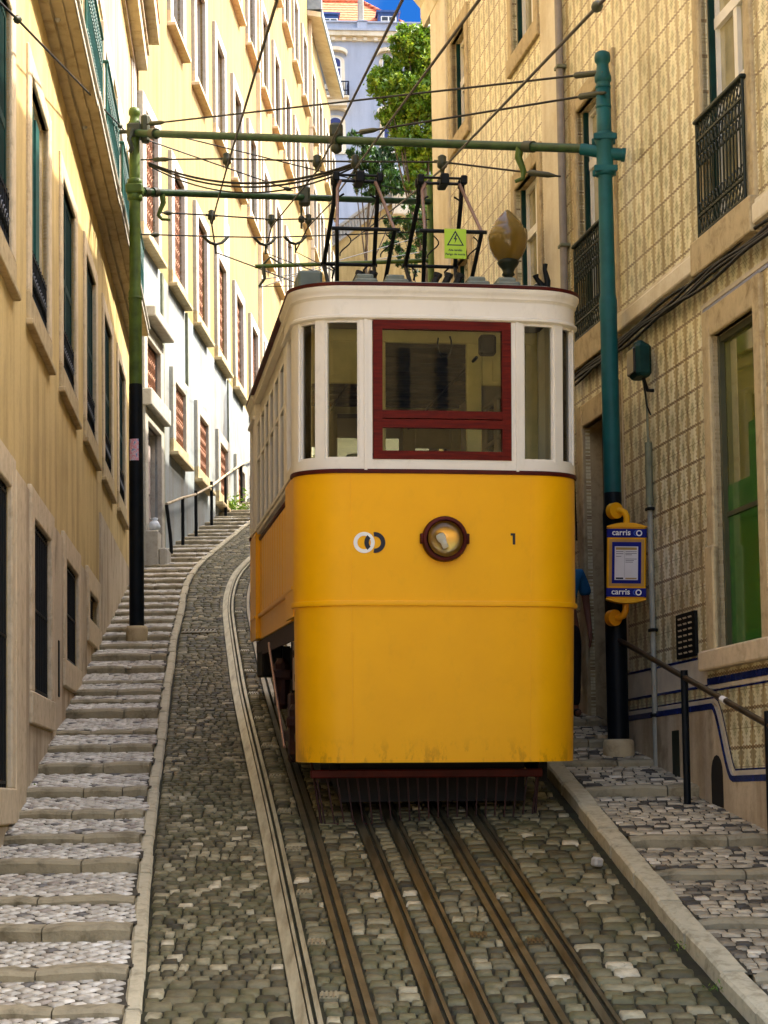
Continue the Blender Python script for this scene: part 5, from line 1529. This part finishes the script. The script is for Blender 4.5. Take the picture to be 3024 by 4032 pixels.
for z in (.283, -.283):
    text_obj('text', 'carris', .078, M['white_mark'], bb, (-.052, -.0575, z + .004), (PI / 2, 0, 0), .0006, bold=.0012)
    m = MB(); n = 28
    for cx, r0, r1, off in ((.116, .018, .029, 0),):
        vs = []
        for i in range(n + 1):
            t = 2 * PI * i / n
            for r in (r0, r1): vs.append((cx + r * math.cos(t), -.0585, z + r * math.sin(t)))
        m.add(vs, [(2 * i, 2 * i + 2, 2 * i + 3, 2 * i + 1) for i in range(n)])
    m.build('emblem_ring', M['white_mark'], bb, fix=False)
    m = MB(); vs = []
    for i in range(n + 1):
        t = 2 * PI * i / n
        for r in (.018, .028): vs.append((.09 + r * math.cos(t), -.0575, z + r * math.sin(t)))
    m.add(vs, [(2 * i, 2 * i + 2, 2 * i + 3, 2 * i + 1) for i in range(n) if not (abs(((t_ := 2 * PI * (i + .5) / n) + PI) % (2 * PI) - PI) < .9)])
    m.build('emblem_ring', simple('light_blue_print', (.02, .07, .42), .4), bb, fix=False)
for s, mt_ in ((1, 'sign_yellow'), (-1, 'sign_orange')):
    m = MB(); z = .38 * s
    m.tube([(.0, .03, z * .98), (.0, .03, z + .07 * s), (-.02, .04, z + .115 * s), (-.06, .06, z + .135 * s), (-.12, .10, z + .135 * s)], .032, 12)
    m.tube([(-.095, .055, z + .135 * s), (-.135, .115, z + .135 * s)], [.078, .078], 18)
    m.build('bracket', M[mt_], TC)
# ------------------------------------------------------------------ street lamp
LX, LY = px(1098, 590, 22).x, 22.0; lzb = zrf(22) + .06
SLP = thing('street_lamp', 'street lamp with a pointed amber glass globe standing behind the tram roof', 'street lamp', (LX, LY, lzb))
zt = px(1098, 594, 22).z - lzb
m = MB(); m.lathe([(.14, -.1), (.14, .25), (.09, .35), (.07, .9), (.055, 1.0), (.042, zt - .1), (.05, zt)], (0, 0, 0), 16); m.build('post', M['iron_dkgreen'], SLP)
m = MB(); m.lathe([(.05, zt - .02), (.075, zt), (.06, zt + .03), (.075, zt + .07), (.11, zt + .11), (.125, zt + .14), (.11, zt + .17)], (0, 0, 0), 18); m.build('cup', M['iron_dkgreen'], SLP)
g = Mat('amber_lamp_glass'); x_, y_, z_ = g.xyz(); g.col(g.ramp(z_ / 6, [(.74, (.34, .21, .03)), (.80, (.20, .13, .02))])).set(.18, 0, .6); g.b.inputs['Transmission Weight'].default_value = .25
m = MB(); m.lathe([(.10, zt + .15), (.16, zt + .21), (.205, zt + .30), (.228, zt + .41), (.225, zt + .50), (.185, zt + .53), (.18, zt + .55), (.16, zt + .59), (.12, zt + .64), (.07, zt + .70), (.03, zt + .735), (.004, zt + .75)], (0, 0, 0), 22); m.build('globe', g.m, SLP)
# ------------------------------------------------------------------ handrails
HR = thing('handrail', 'dark iron handrail with a white band along the tiled wall of the right pavement', 'handrail', (2.6, 17.17, 1.60))
off = .25
m = MB(); pr = [(WR(Y) - off - 2.6, Y - 17.17, (zrf(Y) + 1.13) - 1.60 + .025 * (Y - 17.17)) for Y in (12.2, 14, 15.4, 17.17, 19.05)]; m.tube(pr, .026, 10)
m.build('rail', simple('worn_brown_rail', (.055, .04, .025), .3, metal=.4, var=.4), HR)
for Y in (12.6, 15.25, 17.17):
    m = MB(); x = WR(Y) - off - 2.6; zz = zrf(Y); m.tube([(x, Y - 17.17, zz - 1.60 - .05), (x, Y - 17.17, zz + 1.19 - 1.60)], .032, 10); m.build('post', M['navy_black'], HR)
p = Vector(pr[3]).lerp(Vector(pr[2]), .52); q = Vector(pr[3]).lerp(Vector(pr[2]), .57)
m = MB(); m.tube([p, q], .0285, 10); m.build('white_band', M['white_mark'], HR)
PB = [(38.2, -4.17), (40.1, -4.05), (41.9, -3.95), (44.6, -3.85), (47.2, -3.74), (50.6, -3.60), (54, -3.40)]
HL = thing('handrail', 'old iron handrail climbing the far left steps beside the yellow building', 'handrail', (PB[0][1], PB[0][0], zrf(PB[0][0])))
b0 = Vector(HL.location)
m = MB(); m.tube([V3(x, Y, zrf(Y) + 1.02 + (0, -.03, -.10, -.12, -.05, .0, 0)[i]) - b0 for i, (Y, x) in enumerate(PB)], .028, 8); m.build('rail', M['soffit'], HL)
for i, (Y, x) in enumerate(PB):
    dx = -.10 if i == 0 else 0
    m = MB(); m.tube([V3(x - dx, Y, zrf(Y) - .1) - b0, V3(x - dx * .7, Y, zrf(Y) + .4) - b0, V3(x, Y, zrf(Y) + 1.0) - b0], .035, 8); m.build('post', M['iron_black'], HL)
# small things by the far doorway
GP = MB(); GP.bbox(-.16, .14, -.25, .3, -.2, .62, .02); GP.bbox(.14, .3, -.2, .5, -.2, .30, .03)
o = GP.build('stone_pillar', M['lioz_white']); o.location = (-4.28, 36.7, zrf(36.7)); tag(o, 'low whitewashed stone pillar at the foot of the mauve door', 'pillar')
bg = MB(); bg.lathe([(.02, 0), (.09, .02), (.11, .09), (.09, .16), (.05, .20), (.07, .24), (.02, .25)], (0, 0, 0), 12)
o = bg.build('rubbish_bag', simple('white_plastic_bag', (.62, .68, .74), .4, var=.2)); o.location = (-4.22, 36.6, zrf(36.7) + .62)
for v in o.data.vertices: v.co += Vector((random.uniform(-.012, .012), random.uniform(-.012, .012), 0))
tag(o, 'small white plastic bag left on top of the low pillar', 'bag')

# ------------------------------------------------------------------ person half hidden behind the tram
def skin_obj(name, nodes, edges, mat, parent, sub=2, root=0):
    me = bpy.data.meshes.new(name); me.from_pydata([n[:3] for n in nodes], edges, []); me.update()
    o = bpy.data.objects.new(name, me); COL.objects.link(o); o.parent = parent
    md = o.modifiers.new('skin', 'SKIN'); md.use_smooth_shade = True
    for i, n in enumerate(nodes):
        sv = me.skin_vertices[0].data[i]; r = n[3]; sv.radius = (r, r) if not isinstance(r, tuple) else r; sv.use_root = (i == root)
    md2 = o.modifiers.new('sub', 'SUBSURF'); md2.levels = sub; md2.render_levels = sub
    dg = bpy.context.evaluated_depsgraph_get()
    nm = bpy.data.meshes.new_from_object(o.evaluated_get(dg)); o.modifiers.clear(); o.data = nm; nm.name = name
    nm.materials.clear(); nm.materials.append(mat)
    return o
PE = thing('person', 'person in a blue T-shirt and dark trousers standing between the tram and the doorway', 'person', (1.885, 20.85, zrf(20.85) + .10), (0, 0, math.radians(8)))
SK = simple('tanned_skin', (.20, .085, .05), .5, var=.1)
nd = [(0, 0, 1.0, .12), (0, 0, 1.2, .12), (0, 0, 1.42, .14), (0, .0, 1.56, .06), (0, -.01, 1.64, .055), (0, -.015, 1.72, .085), (0, -.01, 1.82, .075)]
ed = [(0, 1), (1, 2), (2, 3), (3, 4), (4, 5), (5, 6)]
for s in (-1, 1):
    b = len(nd)
    nd += [(s * .19, 0, 1.50, .062), (s * .245, .0, 1.30, .046), (s * .262, .015, 1.17, .040), (s * .272, -.03, .98, .033), (s * .275, -.05, .90, .026), (s * .275, -.065, .84, .034)]
    ed += [(2, b), (b, b + 1), (b + 1, b + 2), (b + 2, b + 3), (b + 3, b + 4), (b + 4, b + 5)]
    fb = b + 5
    for k, (dy, ln) in enumerate(((-.03, .075), (-.010, .085), (.010, .08), (.028, .065))):
        c = len(nd); nd += [(s * .275, -.065 + dy, .80, .010), (s * .268, -.07 + dy, .80 - ln * .55, .009), (s * .258, -.075 + dy * .9, .80 - ln, .007)]
        ed += [(fb, c), (c, c + 1), (c + 1, c + 2)]
    c = len(nd); nd += [(s * .258, -.10, .85, .011), (s * .250, -.125, .80, .009)]; ed += [(b + 4, c), (c, c + 1)]
    b = len(nd)
    nd += [(s * .10, 0, .90, .095), (s * .105, -.01, .52, .062), (s * .11, .02, .12, .042), (s * .115, .0, .05, .045), (s * .125, -.13, .03, .035)]
    ed += [(0, b), (b, b + 1), (b + 1, b + 2), (b + 2, b + 3), (b + 3, b + 4)]
skin_obj('body', nd, ed, SK, PE)
nd = [(0, 0, 1.0, .145), (0, 0, 1.2, .14), (0, 0, 1.42, .155), (0, 0, 1.53, .10)]; ed = [(0, 1), (1, 2), (2, 3)]
for s in (-1, 1):
    b = len(nd); nd += [(s * .19, 0, 1.50, .080), (s * .24, 0, 1.36, .070), (s * .258, 0, 1.26, .070)]; ed += [(2, b), (b, b + 1), (b + 1, b + 2)]
skin_obj('t_shirt', nd, ed, simple('blue_cotton', (.015, .12, .26), .8, var=.2), PE)
nd = [(0, 0, 1.02, .14), (0, 0, .95, .14)]; ed = [(0, 1)]
for s in (-1, 1):
    b = len(nd); nd += [(s * .10, 0, .85, .105), (s * .105, -.01, .52, .08), (s * .11, .02, .10, .065)]; ed += [(1, b), (b, b + 1), (b + 1, b + 2)]
skin_obj('trousers', nd, ed, simple('dark_trousers', (.012, .012, .018), .8), PE)
nd = [(0, .01, 1.80, .088), (0, .02, 1.86, .075)]; skin_obj('hair', nd, [(0, 1)], simple('dark_hair', (.012, .008, .005), .6), PE)
for s in (-1, 1):
    nd = [(s * .115, .02, .05, .05), (s * .125, -.12, .035, .042)]; skin_obj('shoe', nd, [(0, 1)], simple('dark_shoe', (.02, .015, .012), .6), PE, 1)
m = MB()
for s in (-1, 1): m.lathe([(.002, -.012), (.012, -.006), (.013, 0), (.002, .006)], (s * .032, -.092, 1.755), 8, axis='y')
m.build('eye', simple('eye_dark', (.02, .015, .01), .2), PE)
m = MB(); m.poly([(-.014, 1.715), (.014, 1.715), (.006, 1.75), (-.006, 1.75)], lambda a, b, t: (a * (1 - t * 6), -.092 - t, b), .022); m.poly([(-.025, 1.685), (.025, 1.685), (.018, 1.692), (-.018, 1.692)], lambda a, b, t: (a, -.088 - t, b), .006); m.build('face', SK, PE)

# ------------------------------------------------------------------ leaves and plants
def leafmat(name, stops, trans=.35):
    m = bpy.data.materials.new(name); m.use_nodes = True; nt = m.node_tree; nt.nodes.clear()
    out = nt.nodes.new('ShaderNodeOutputMaterial'); mx = nt.nodes.new('ShaderNodeMixShader'); d = nt.nodes.new('ShaderNodeBsdfPrincipled'); t = nt.nodes.new('ShaderNodeBsdfTranslucent')
    at = nt.nodes.new('ShaderNodeAttribute'); at.attribute_name = 'tone'; r = nt.nodes.new('ShaderNodeValToRGB')
    while len(r.color_ramp.elements) < len(stops): r.color_ramp.elements.new(.5)
    for e, (p, c) in zip(r.color_ramp.elements, stops): e.position = p; e.color = (*c, 1)
    nt.links.new(at.outputs['Fac'], r.inputs[0]); nt.links.new(r.outputs[0], d.inputs['Base Color']); nt.links.new(r.outputs[0], t.inputs[0])
    d.inputs['Roughness'].default_value = .45
    mx.inputs[0].default_value = trans; nt.links.new(d.outputs[0], mx.inputs[1]); nt.links.new(t.outputs[0], mx.inputs[2]); nt.links.new(mx.outputs[0], out.inputs[0])
    return m
def leaves(name, centers, size, mat, parent, aspect=.45, droop=.3, per=1, tone=None):
    """one sheet of many small folded leaves"""
    n = len(centers); C = np.array(centers)
    s = size * RNG.uniform(.6, 1.35, n)
    th = RNG.uniform(0, 2 * PI, n); ph = RNG.normal(-droop, .5, n)
    d = np.stack([np.cos(th) * np.cos(ph), np.sin(th) * np.cos(ph), np.sin(ph)], -1)
    r = RNG.normal(0, 1, (n, 3)); w = np.cross(d, r); w /= np.linalg.norm(w, axis=1)[:, None] + 1e-9
    k = np.cross(d, w)
    L_ = s[:, None]
    P = [C - d * L_ * .5, C + w * L_ * aspect * .5 + k * L_ * .06, C + d * L_ * .5, C - w * L_ * aspect * .5 + k * L_ * .06]
    V = np.stack(P, 1).reshape(-1, 3)
    me = bpy.data.meshes.new(name); me.vertices.add(len(V)); me.vertices.foreach_set('co', V.astype(np.float32).ravel())
    me.loops.add(4 * n); me.loops.foreach_set('vertex_index', np.arange(4 * n, dtype=np.int32)); me.polygons.add(n); me.polygons.foreach_set('loop_start', (np.arange(n) * 4).astype(np.int32))
    at = me.attributes.new('tone', 'FLOAT', 'POINT'); at.data.foreach_set('value', np.repeat((RNG.uniform(0, 1, n) if tone is None else np.clip(tone + RNG.normal(0, .16, n), 0, 1)), 4).astype(np.float32))
    me.update(calc_edges=True); me.materials.append(mat)
    o = bpy.data.objects.new(name, me); COL.objects.link(o); o.parent = parent
    return o
def crown_pts(clusters, dens, size):
    out = []
    for x, y, z, r in clusters:
        n = int(dens * r ** 2)
        # tufts spread over a ragged shell
        k = max(10, int(n / 26))
        for _ in range(k):
            v = RNG.normal(0, 1, 3); v /= np.linalg.norm(v); rr = r * RNG.uniform(.45, 1.08)
            c = np.array([x, y, z]) + v * rr * np.array([1, 1, .95])
            out.append(c + RNG.normal(0, r * .10, (26, 3)))
    P = np.concatenate(out)
    return P, np.repeat(RNG.uniform(.05, .95, len(out)) , 26)
M['leaf_bright'] = leafmat('bright_green_leaf', [(0, (.06, .14, .006)), (.5, (.13, .265, .012)), (1, (.31, .42, .03))])
M['leaf_dark'] = leafmat('deep_green_leaf', [(0, (.012, .045, .008)), (.6, (.03, .10, .012)), (1, (.07, .16, .02))], .2)
def tree(name, label, base, top, clusters, dens, size, mat, aspect=.45, trunk_r=.16, limbs=True, cat='tree', droop=.3):
    e = thing(name, label, cat, base); b = Vector(base)
    m = MB(); t = Vector(top) - b
    m.tube([V3(0, 0, -.3), t * .35 + V3(.06, 0, 0), t * .7 + V3(-.05, .05, 0), t], [trunk_r, trunk_r * .8, trunk_r * .55, trunk_r * .3], 8)
    for x, y, z, r in clusters:
        c = V3(x, y, z) - b; a = t * random.uniform(.45, .9); m.tube([a, a.lerp(c, .5) + V3(0, 0, -.15), c], [trunk_r * .35, trunk_r * .22, trunk_r * .08], 5)
    m.build('trunk', simple('bark', (.10, .075, .05), .9, var=.4), e)
    P, tn = crown_pts([(x - b.x, y - b.y, z - b.z, r) for x, y, z, r in clusters], dens, size)
    leaves('crown', P, size, mat, e, aspect, droop, tone=tn)
    return e
def cl(lst, Y, k=1): return [(px(x, y, Y + dy).x, Y + dy, px(x, y, Y + dy).z, r / 4300 * Y) for x, y, r, dy in lst]
tree('leafy_tree', 'tall bright green tree leaning out past the corner of the tiled building', (2.0, 75, zrf(75)), tuple(px(915, 300, 75)),
     cl([(880, 95, 38, 0), (918, 118, 52, .5), (835, 185, 42, -.3), (868, 170, 40, .4), (815, 165, 24, 0), (905, 215, 60, 0), (850, 250, 36, .2), (965, 170, 70, .3), (880, 300, 40, 0), (915, 330, 46, .3), (965, 290, 60, 0), (900, 385, 34, .2), (880, 75, 22, 0), (925, 75, 26, 0), (845, 140, 22, -.2)], 75), 4600, .19, M['leaf_bright'], droop=.55)
tree('slender_tree', 'slender tree with small feathery leaves hanging behind the pantographs', (1.35, 50, zrf(50)), tuple(px(925, 470, 50)),
     cl([(900, 455, 34, 0), (868, 490, 36, .2), (912, 520, 40, .3), (850, 535, 26, 0), (885, 560, 34, 0), (845, 470, 18, 0), (930, 480, 40, .4)], 50), 3200, .15, M['leaf_dark'], .3, .07)
tree('dark_evergreen', 'dark evergreen shrub tree behind the beams in front of the pale blue house', (-.9, 84, zrf(84)), tuple(px(800, 380, 84)),
     cl([(770, 300, 20, 0), (800, 345, 34, 0), (835, 380, 36, .3), (780, 395, 26, 0), (850, 330, 30, .2), (870, 400, 26, 0), (815, 415, 26, 0), (760, 330, 12, 0)], 84), 2600, .26, M['leaf_dark'], .3, .12, droop=.9)
def tuft(label, x, y, z, n, hgt, spread, mat, name='weeds'):
    P = np.stack([RNG.normal(x, spread, n), RNG.normal(y, spread, n), z + np.abs(RNG.normal(0, hgt, n))], -1)
    o = leaves(name, P, hgt * .9, mat, None, .3, -.6)
    return struct(o, label, 'weeds', 'stuff')
tuft('green weeds growing at the foot of the far left handrail', -3.72, 48.6, zrf(48.6), 380, .16, .28, M['leaf_bright'])
for x, y in ((2.08 - .16, 15.0), (1.93, 13.2), (1.80, 16.9), (-4.35, 35.4), (-4.0, 29.4), (-3.75, 26.2), (-3.25, 18.3), (2.02, 12.4)):
    tuft('small green weeds in a joint at the edge of the paving', x, y, zrf(y) + .01, 26, .028, .035, M['leaf_bright'])

# ------------------------------------------------------------------ houses beyond the top of the street
K = 105 / 4300
def fz(y): return px(830, y, 105).z
def fx(x): return (x - 830) * K
FH = thing('blue_house', 'pale blue house with a red tiled roof and dormers closing the top of the street', 'building', (0, 105, zrf(105)), (0, 0, math.radians(5)))
zb_ = FH.location.z
Z = lambda y: fz(y) - zb_
m = MB(); m.box(-14, 9, 0, 9, -1, Z(72)); m.build('wall', M['blue_white'], FH)
m = MB(); m.box(-14.1, 9.1, -.10, .3, Z(90), Z(82)); m.box(-14.2, 9.2, -.35, .3, Z(82), Z(72)); 
for i in range(40): m.box(-14 + i * .58, -14 + i * .58 + .2, -.25, 0, Z(91), Z(84))
m.build('cornice', M['cream_trim'], FH)
m = MB(); m.box(-14.2, 9.2, -.42, .2, Z(72), Z(67)); m.box(-14, 9, -.2, .15, Z(67), Z(53)); m.box(-14.1, 9.1, -.3, .2, Z(53), Z(50))
m.box(fx(789), fx(812), -.3, .2, Z(72), Z(48)); m.build('parapet', M['blue_white'], FH)
z0, z1 = Z(52), Z(2) + 1.0
xr, xe = fx(808), fx(905)
m = MB(); m.add([(-14, .2, z0), (xe, .2, z0), (xr, 2.6, z1), (-11.5, 2.6, z1), (xe, 5, z0), (-14, 5, z0)], [(0, 1, 2, 3), (1, 4, 2), (3, 2, 4, 5), (0, 3, 5)])
rf = m.build('roof', M['roof_tile'], FH)
m = MB(); m.tube([(xe, .2, z0 + .05), (xr, 2.6, z1 + .05)], .10, 6); m.tube([(-11.5, 2.6, z1 + .05), (xr, 2.6, z1 + .05)], .10, 6); m.build('ridge_tiles', M['roof_tile'], rf)
m = MB(); m.bbox(fx(793), fx(805), .0, .4, Z(70), Z(-40), .03); m.build('chimney', M['lioz_white'], FH)
for x0, x1, y0, y1 in ((712, 749, 26, 52), (838, 884, 19, 42)):
    m = MB(); a, b = fx(x0), fx(x1); m.box(a, b, .25, 2, Z(y1) , Z(y0 + 4)); m.box(a - .1, b + .1, .1, 2.1, Z(y0 + 4), Z(y0))
    dd = m.build('dormer', simple('blue_zinc_dormer', (.05, .10, .26), .5), FH)
    m = MB(); c = (a + b) / 2; m.bbox(c - .42, c + .42, .18, .26, Z(y1 + 1), Z(y0 + 12), .02); w = m.build('window', M['wood_white'], dd)
    m = MB(); m.box(c - .36, c - .04, .17, .2, Z(y1 - 1), Z(y0 + 14)); m.box(c + .04, c + .36, .17, .2, Z(y1 - 1), Z(y0 + 14)); m.build('pane', M['shadow_glass'], w)
M['navy_glass'] = simple('deep_blue_window_glass', (.012, .010, .10), .08, var=.3, spec=.6)
def arched(x0, x1, y0, y1, hood):
    a, b, c = fx(x0), fx(x1), fx((x0 + x1) / 2); zt, zb2 = Z(y0), Z(y1); r = (b - a) / 2
    arc = lambda k, dz: [(c + r * k * math.cos(t), zt - .10 + dz + .22 * k * math.sin(t)) for t in np.linspace(PI, 0, 9)]
    m = MB(); m.poly([(a - .2, zb2 - .1)] + [(x + (-.0), z) for x, z in arc(1.45, 0)] + [(b + .2, zb2 - .1)], lambda p, q, t: (p, -.06 + t, q), .05); w = m.build('window', M['cream_trim'], FH)
    m = MB(); m.poly([(a, zb2)] + arc(1, 0) + [(b, zb2)], lambda p, q, t: (p, -.09 + t, q), .03); m.build('casement', M['wood_white'], w)
    m = MB()
    m.poly([(a + .07, zt - .42)] + [(x * .82 + c * .18, z - .06) for x, z in arc(1, 0)] + [(b - .07, zt - .42)], lambda p, q, t: (p, -.11 + t, q), .03)
    m.box(a + .08, c - .05, -.11, -.08, zb2 + .1, zt - .52); m.box(c + .05, b - .08, -.11, -.08, zb2 + .1, zt - .52); m.build('pane', M['navy_glass'], w)
    m = MB(); m.poly([(c + r * 1.9 * math.cos(t), Z(hood) - .12 + .30 * math.sin(t)) for t in np.linspace(PI, 0, 9)] + [(c + r * 1.75 * math.cos(t), Z(hood) - .22 + .26 * math.sin(t) - .05) for t in np.linspace(0, PI, 9)], lambda p, q, t: (p, -.3 + t, q), .3); m.build('hood', M['cream_trim'], w)
    return w
for dx in (0, -110, 120):
    arched(724 + dx, 754 + dx, 130, 205, 112); arched(724 + dx, 754 + dx, 259, 330, 238)
m = MB(); a, b = fx(706), fx(768); m.bbox(a, b, -.75, 0, Z(222), Z(216), .03); m.box(a + .1, b - .1, -.6, 0, Z(236), Z(222)); m.build('balcony', M['cream_trim'], FH)
m = MB()
for z in (Z(216), Z(206), Z(187)): m.box(a, b, -.74, -.70, z - .03, z + .03); m.box(b - .04, b, -.74, 0, z - .03, z + .03)
n = 16
for i in range(n + 1): x = a + (b - a) * i / n; m.box(x - .015, x + .015, -.73, -.71, Z(216), Z(187))
for i in range(6): m.box(b - .035, b - .005, -.7 + i * .12, -.68 + i * .12, Z(216), Z(187))
m.build('railing', simple('black_blue_railing', (.01, .012, .03), .5), FH)
# yellow terrace wall with a balustrade
TW = thing('terrace_wall', 'yellow terrace wall with a sloping white balustrade above the end of the street', 'wall', (0, 90, zrf(90)))
K2 = 90 / 4300
wz = lambda y: px(830, y, 90).z - TW.location.z
wx = lambda x: (x - 830) * K2
m = MB(); pts = [(wx(690), -1), (wx(1000), -1), (wx(1000), wz(400)), (wx(862), wz(440)), (wx(690), wz(560))]
m.poly(pts, lambda p, q, t: (p, t, q), 1.2); m.build('wall', M['yellow_wall'], TW)
m = MB()
for i in range(26):
    t = i / 25; x = wx(695 + 165 * t); z = wz(556 - 116 * t); m.lathe([(.07, 0), (.05, .1), (.10, .25), (.05, .5), (.08, .62)], (x, -.05, z + .05), 7)
for dz, hh in ((0, .10), (.64, .14)):
    m.hexa([(wx(690), -.2, wz(560) + dz), (wx(862), -.2, wz(440) + dz), (wx(862), .1, wz(440) + dz), (wx(690), .1, wz(560) + dz), (wx(690), -.2, wz(560) + dz + hh), (wx(862), -.2, wz(440) + dz + hh), (wx(862), .1, wz(440) + dz + hh), (wx(690), .1, wz(560) + dz + hh)])
m.build('balustrade', M['lioz_white'], TW)
m = MB(); m.bbox(wx(862), wx(925), -.5, .6, wz(470), wz(405), .05); m.bbox(wx(857), wx(930), -.6, .7, wz(412), wz(398), .05); m.build('gate_pier', M['cream_trim'], TW)
# unseen pale square and dark house, added for warm bounce and darker reflections
m = MB(); m.add([(-90, -90, .004 - .06), (90, -90, .004 - .06), (90, 9.6, .004 - .06), (-90, 9.6, .004 - .06)], [(0, 1, 2, 3)])
struct(m.build('square', stone('square_limestone', (.46, .39, .28), (.36, .30, .21), scale=3), None), 'unseen pale limestone paving of the square below the street, added for bounce light', 'square')
SQ = WallF('reflection_house', 'unseen dark house across the square behind the viewpoint, added to darken window reflections', 'building', -30, -24, 0, 1, 0)
SQ.e.location = (0, -26, 0); SQ.e.rotation_euler = (0, 0, 0)
m = MB()
m.box(-30, 30, -8, 0, -.5, 13)
for i in range(14):
    for z in (1, 5, 9): m.bbox(-28 + 4 * i, -26.6 + 4 * i, 0, .08, z, z + 2.3, .02)
m.build('wall', simple('darkened_stone_front', (.15, .115, .065), .8), SQ.e)  # front darkened to dim its reflection in the tram glass
m = MB()
for i in range(14):
    for z in (1, 5, 9): m.bbox(-27.9 + 4 * i, -26.7 + 4 * i, .08, .10, z + .1, z + 2.2, .01)
m.build('window', M['shadow_glass'], SQ.e)
# garden house behind the tiled building: shades the lower left side of the upper street
GH = WallF('garden_house', 'plain two storey house on the right behind the tiled building', 'building', 1.25, 28.9, .045, 1, 5)
m = MB(); GH.wall(m, 28.9, 66, 3, 15.2, [(32 + 4 * i, 33.3 + 4 * i, 8 + .9 * i, 10 + .9 * i) for i in range(6)]); GH.box(m, 28.9, 66, -6, -5.7, 3, 15.2); m.build('wall', M['white_plaster'], GH.e)
m = MB(); m.add([GH.P(28.6, .3, 15.2), GH.P(66.3, .3, 15.2), GH.P(66.3, -3, 16.6), GH.P(28.6, -3, 16.6), GH.P(66.3, -6.2, 15.2), GH.P(28.6, -6.2, 15.2)], [(0, 1, 2, 3), (3, 2, 4, 5), (0, 3, 5), (1, 4, 2)]); m.build('roof', M['roof_tile'], GH.e)
for i in range(6): casement(GH, GH.e, 32 + 4 * i, 33.3 + 4 * i, 8 + .9 * i, 10 + .9 * i, -.18)
# ------------------------------------------------------------------ light, sky, camera
sd = Vector((1.0, .30, 1.17)).normalized()
el = math.asin(sd.z); az = math.atan2(sd.x, sd.y)
w = bpy.data.worlds.new('World'); SC.world = w; w.use_nodes = True
nt = w.node_tree; bg = nt.nodes['Background']
sky = nt.nodes.new('ShaderNodeTexSky'); sky.sky_type = 'NISHITA'; sky.sun_disc = False
sky.sun_elevation = el; sky.sun_rotation = az; sky.dust_density = 5.0; sky.air_density = .8; sky.ozone_density = .2
nt.links.new(sky.outputs[0], bg.inputs[0]); bg.inputs[1].default_value = SKY
# the clear blue sky above the far end of the street
m_ = bpy.data.materials.new('sky_blue'); m_.use_nodes = True; t_ = m_.node_tree; t_.nodes.clear()
o_ = t_.nodes.new('ShaderNodeOutputMaterial'); e_ = t_.nodes.new('ShaderNodeEmission'); n_ = t_.nodes.new('ShaderNodeTexNoise'); r_ = t_.nodes.new('ShaderNodeValToRGB'); c_ = t_.nodes.new('ShaderNodeTexCoord')
t_.links.new(c_.outputs['Object'], n_.inputs[0]); n_.inputs['Scale'].default_value = .012; n_.inputs['Detail'].default_value = 7
t_.links.new(n_.outputs[0], r_.inputs[0]); t_.links.new(r_.outputs[0], e_.inputs[0]); t_.links.new(e_.outputs[0], o_.inputs[0])
r_.color_ramp.elements[0].position = .5; r_.color_ramp.elements[0].color = (.010, .075, .28, 1); r_.color_ramp.elements[1].position = .75; r_.color_ramp.elements[1].color = (.10, .17, .32, 1)
e_.inputs[1].default_value = .5
m = MB(); az_ = np.radians(np.linspace(-22, 22, 25)); rows_ = np.radians(np.linspace(-2, 29, 12)); vs = []; RR = 1100
for e__ in rows_:
    for a_ in az_: vs.append((RR * math.sin(a_) * math.cos(e__), RR * math.cos(a_) * math.cos(e__), RR * math.sin(e__)))
m.add(vs, [(i * 25 + j, i * 25 + j + 1, (i + 1) * 25 + j + 1, (i + 1) * 25 + j) for i in range(11) for j in range(24)], True)
struct(m.build('sky', m_, fix=False), 'clear deep blue sky above the far roofs', 'sky')
su = bpy.data.lights.new('sun', 'SUN'); su.energy = SUN; su.angle = math.radians(.55); su.color = (1, .93, .80)
so = bpy.data.objects.new('sun', su); COL.objects.link(so); so.rotation_euler = sd.to_track_quat('Z', 'Y').to_euler(); so.location = (20, 20, 60)
f, H = 4300., 1730.; CY = 1391.; p = math.atan((H - CY) / f); r = .0145
cam = bpy.data.cameras.new('camera'); co = bpy.data.objects.new('camera', cam); COL.objects.link(co)
F = Vector((0, math.cos(p), math.sin(p))); R0 = Vector((1, 0, 0)); U0 = Vector((0, -math.sin(p), math.cos(p)))
U = U0 * math.cos(r) + R0 * math.sin(r); R_ = R0 * math.cos(r) - U0 * math.sin(r)
mw = Matrix((R_, U, -F)).transposed().to_4x4(); mw.translation = (0, 0, 1.6)
co.matrix_world = mw
cam.sensor_fit = 'VERTICAL'; cam.sensor_height = 36; cam.lens = 36 * f / 2212
cam.shift_y = (CY - 1106) / 2212; cam.clip_start = .1; cam.clip_end = 2000
SC.camera = co
SC.render.engine = 'CYCLES'
SC.view_settings.view_transform = 'Standard'; SC.view_settings.look = 'None'; SC.view_settings.exposure = EXPO; SC.view_settings.gamma = 1
SC.cycles.max_bounces = 8; SC.cycles.diffuse_bounces = 5; SC.cycles.glossy_bounces = 4; SC.cycles.transparent_max_bounces = 12; SC.cycles.transmission_bounces = 4
SC.cycles.caustics_reflective = False; SC.cycles.caustics_refractive = False
SC.cycles.use_denoising = True
SC.cycles.sample_clamp_indirect = 6
SC.render.resolution_x = 768; SC.render.resolution_y = 1024
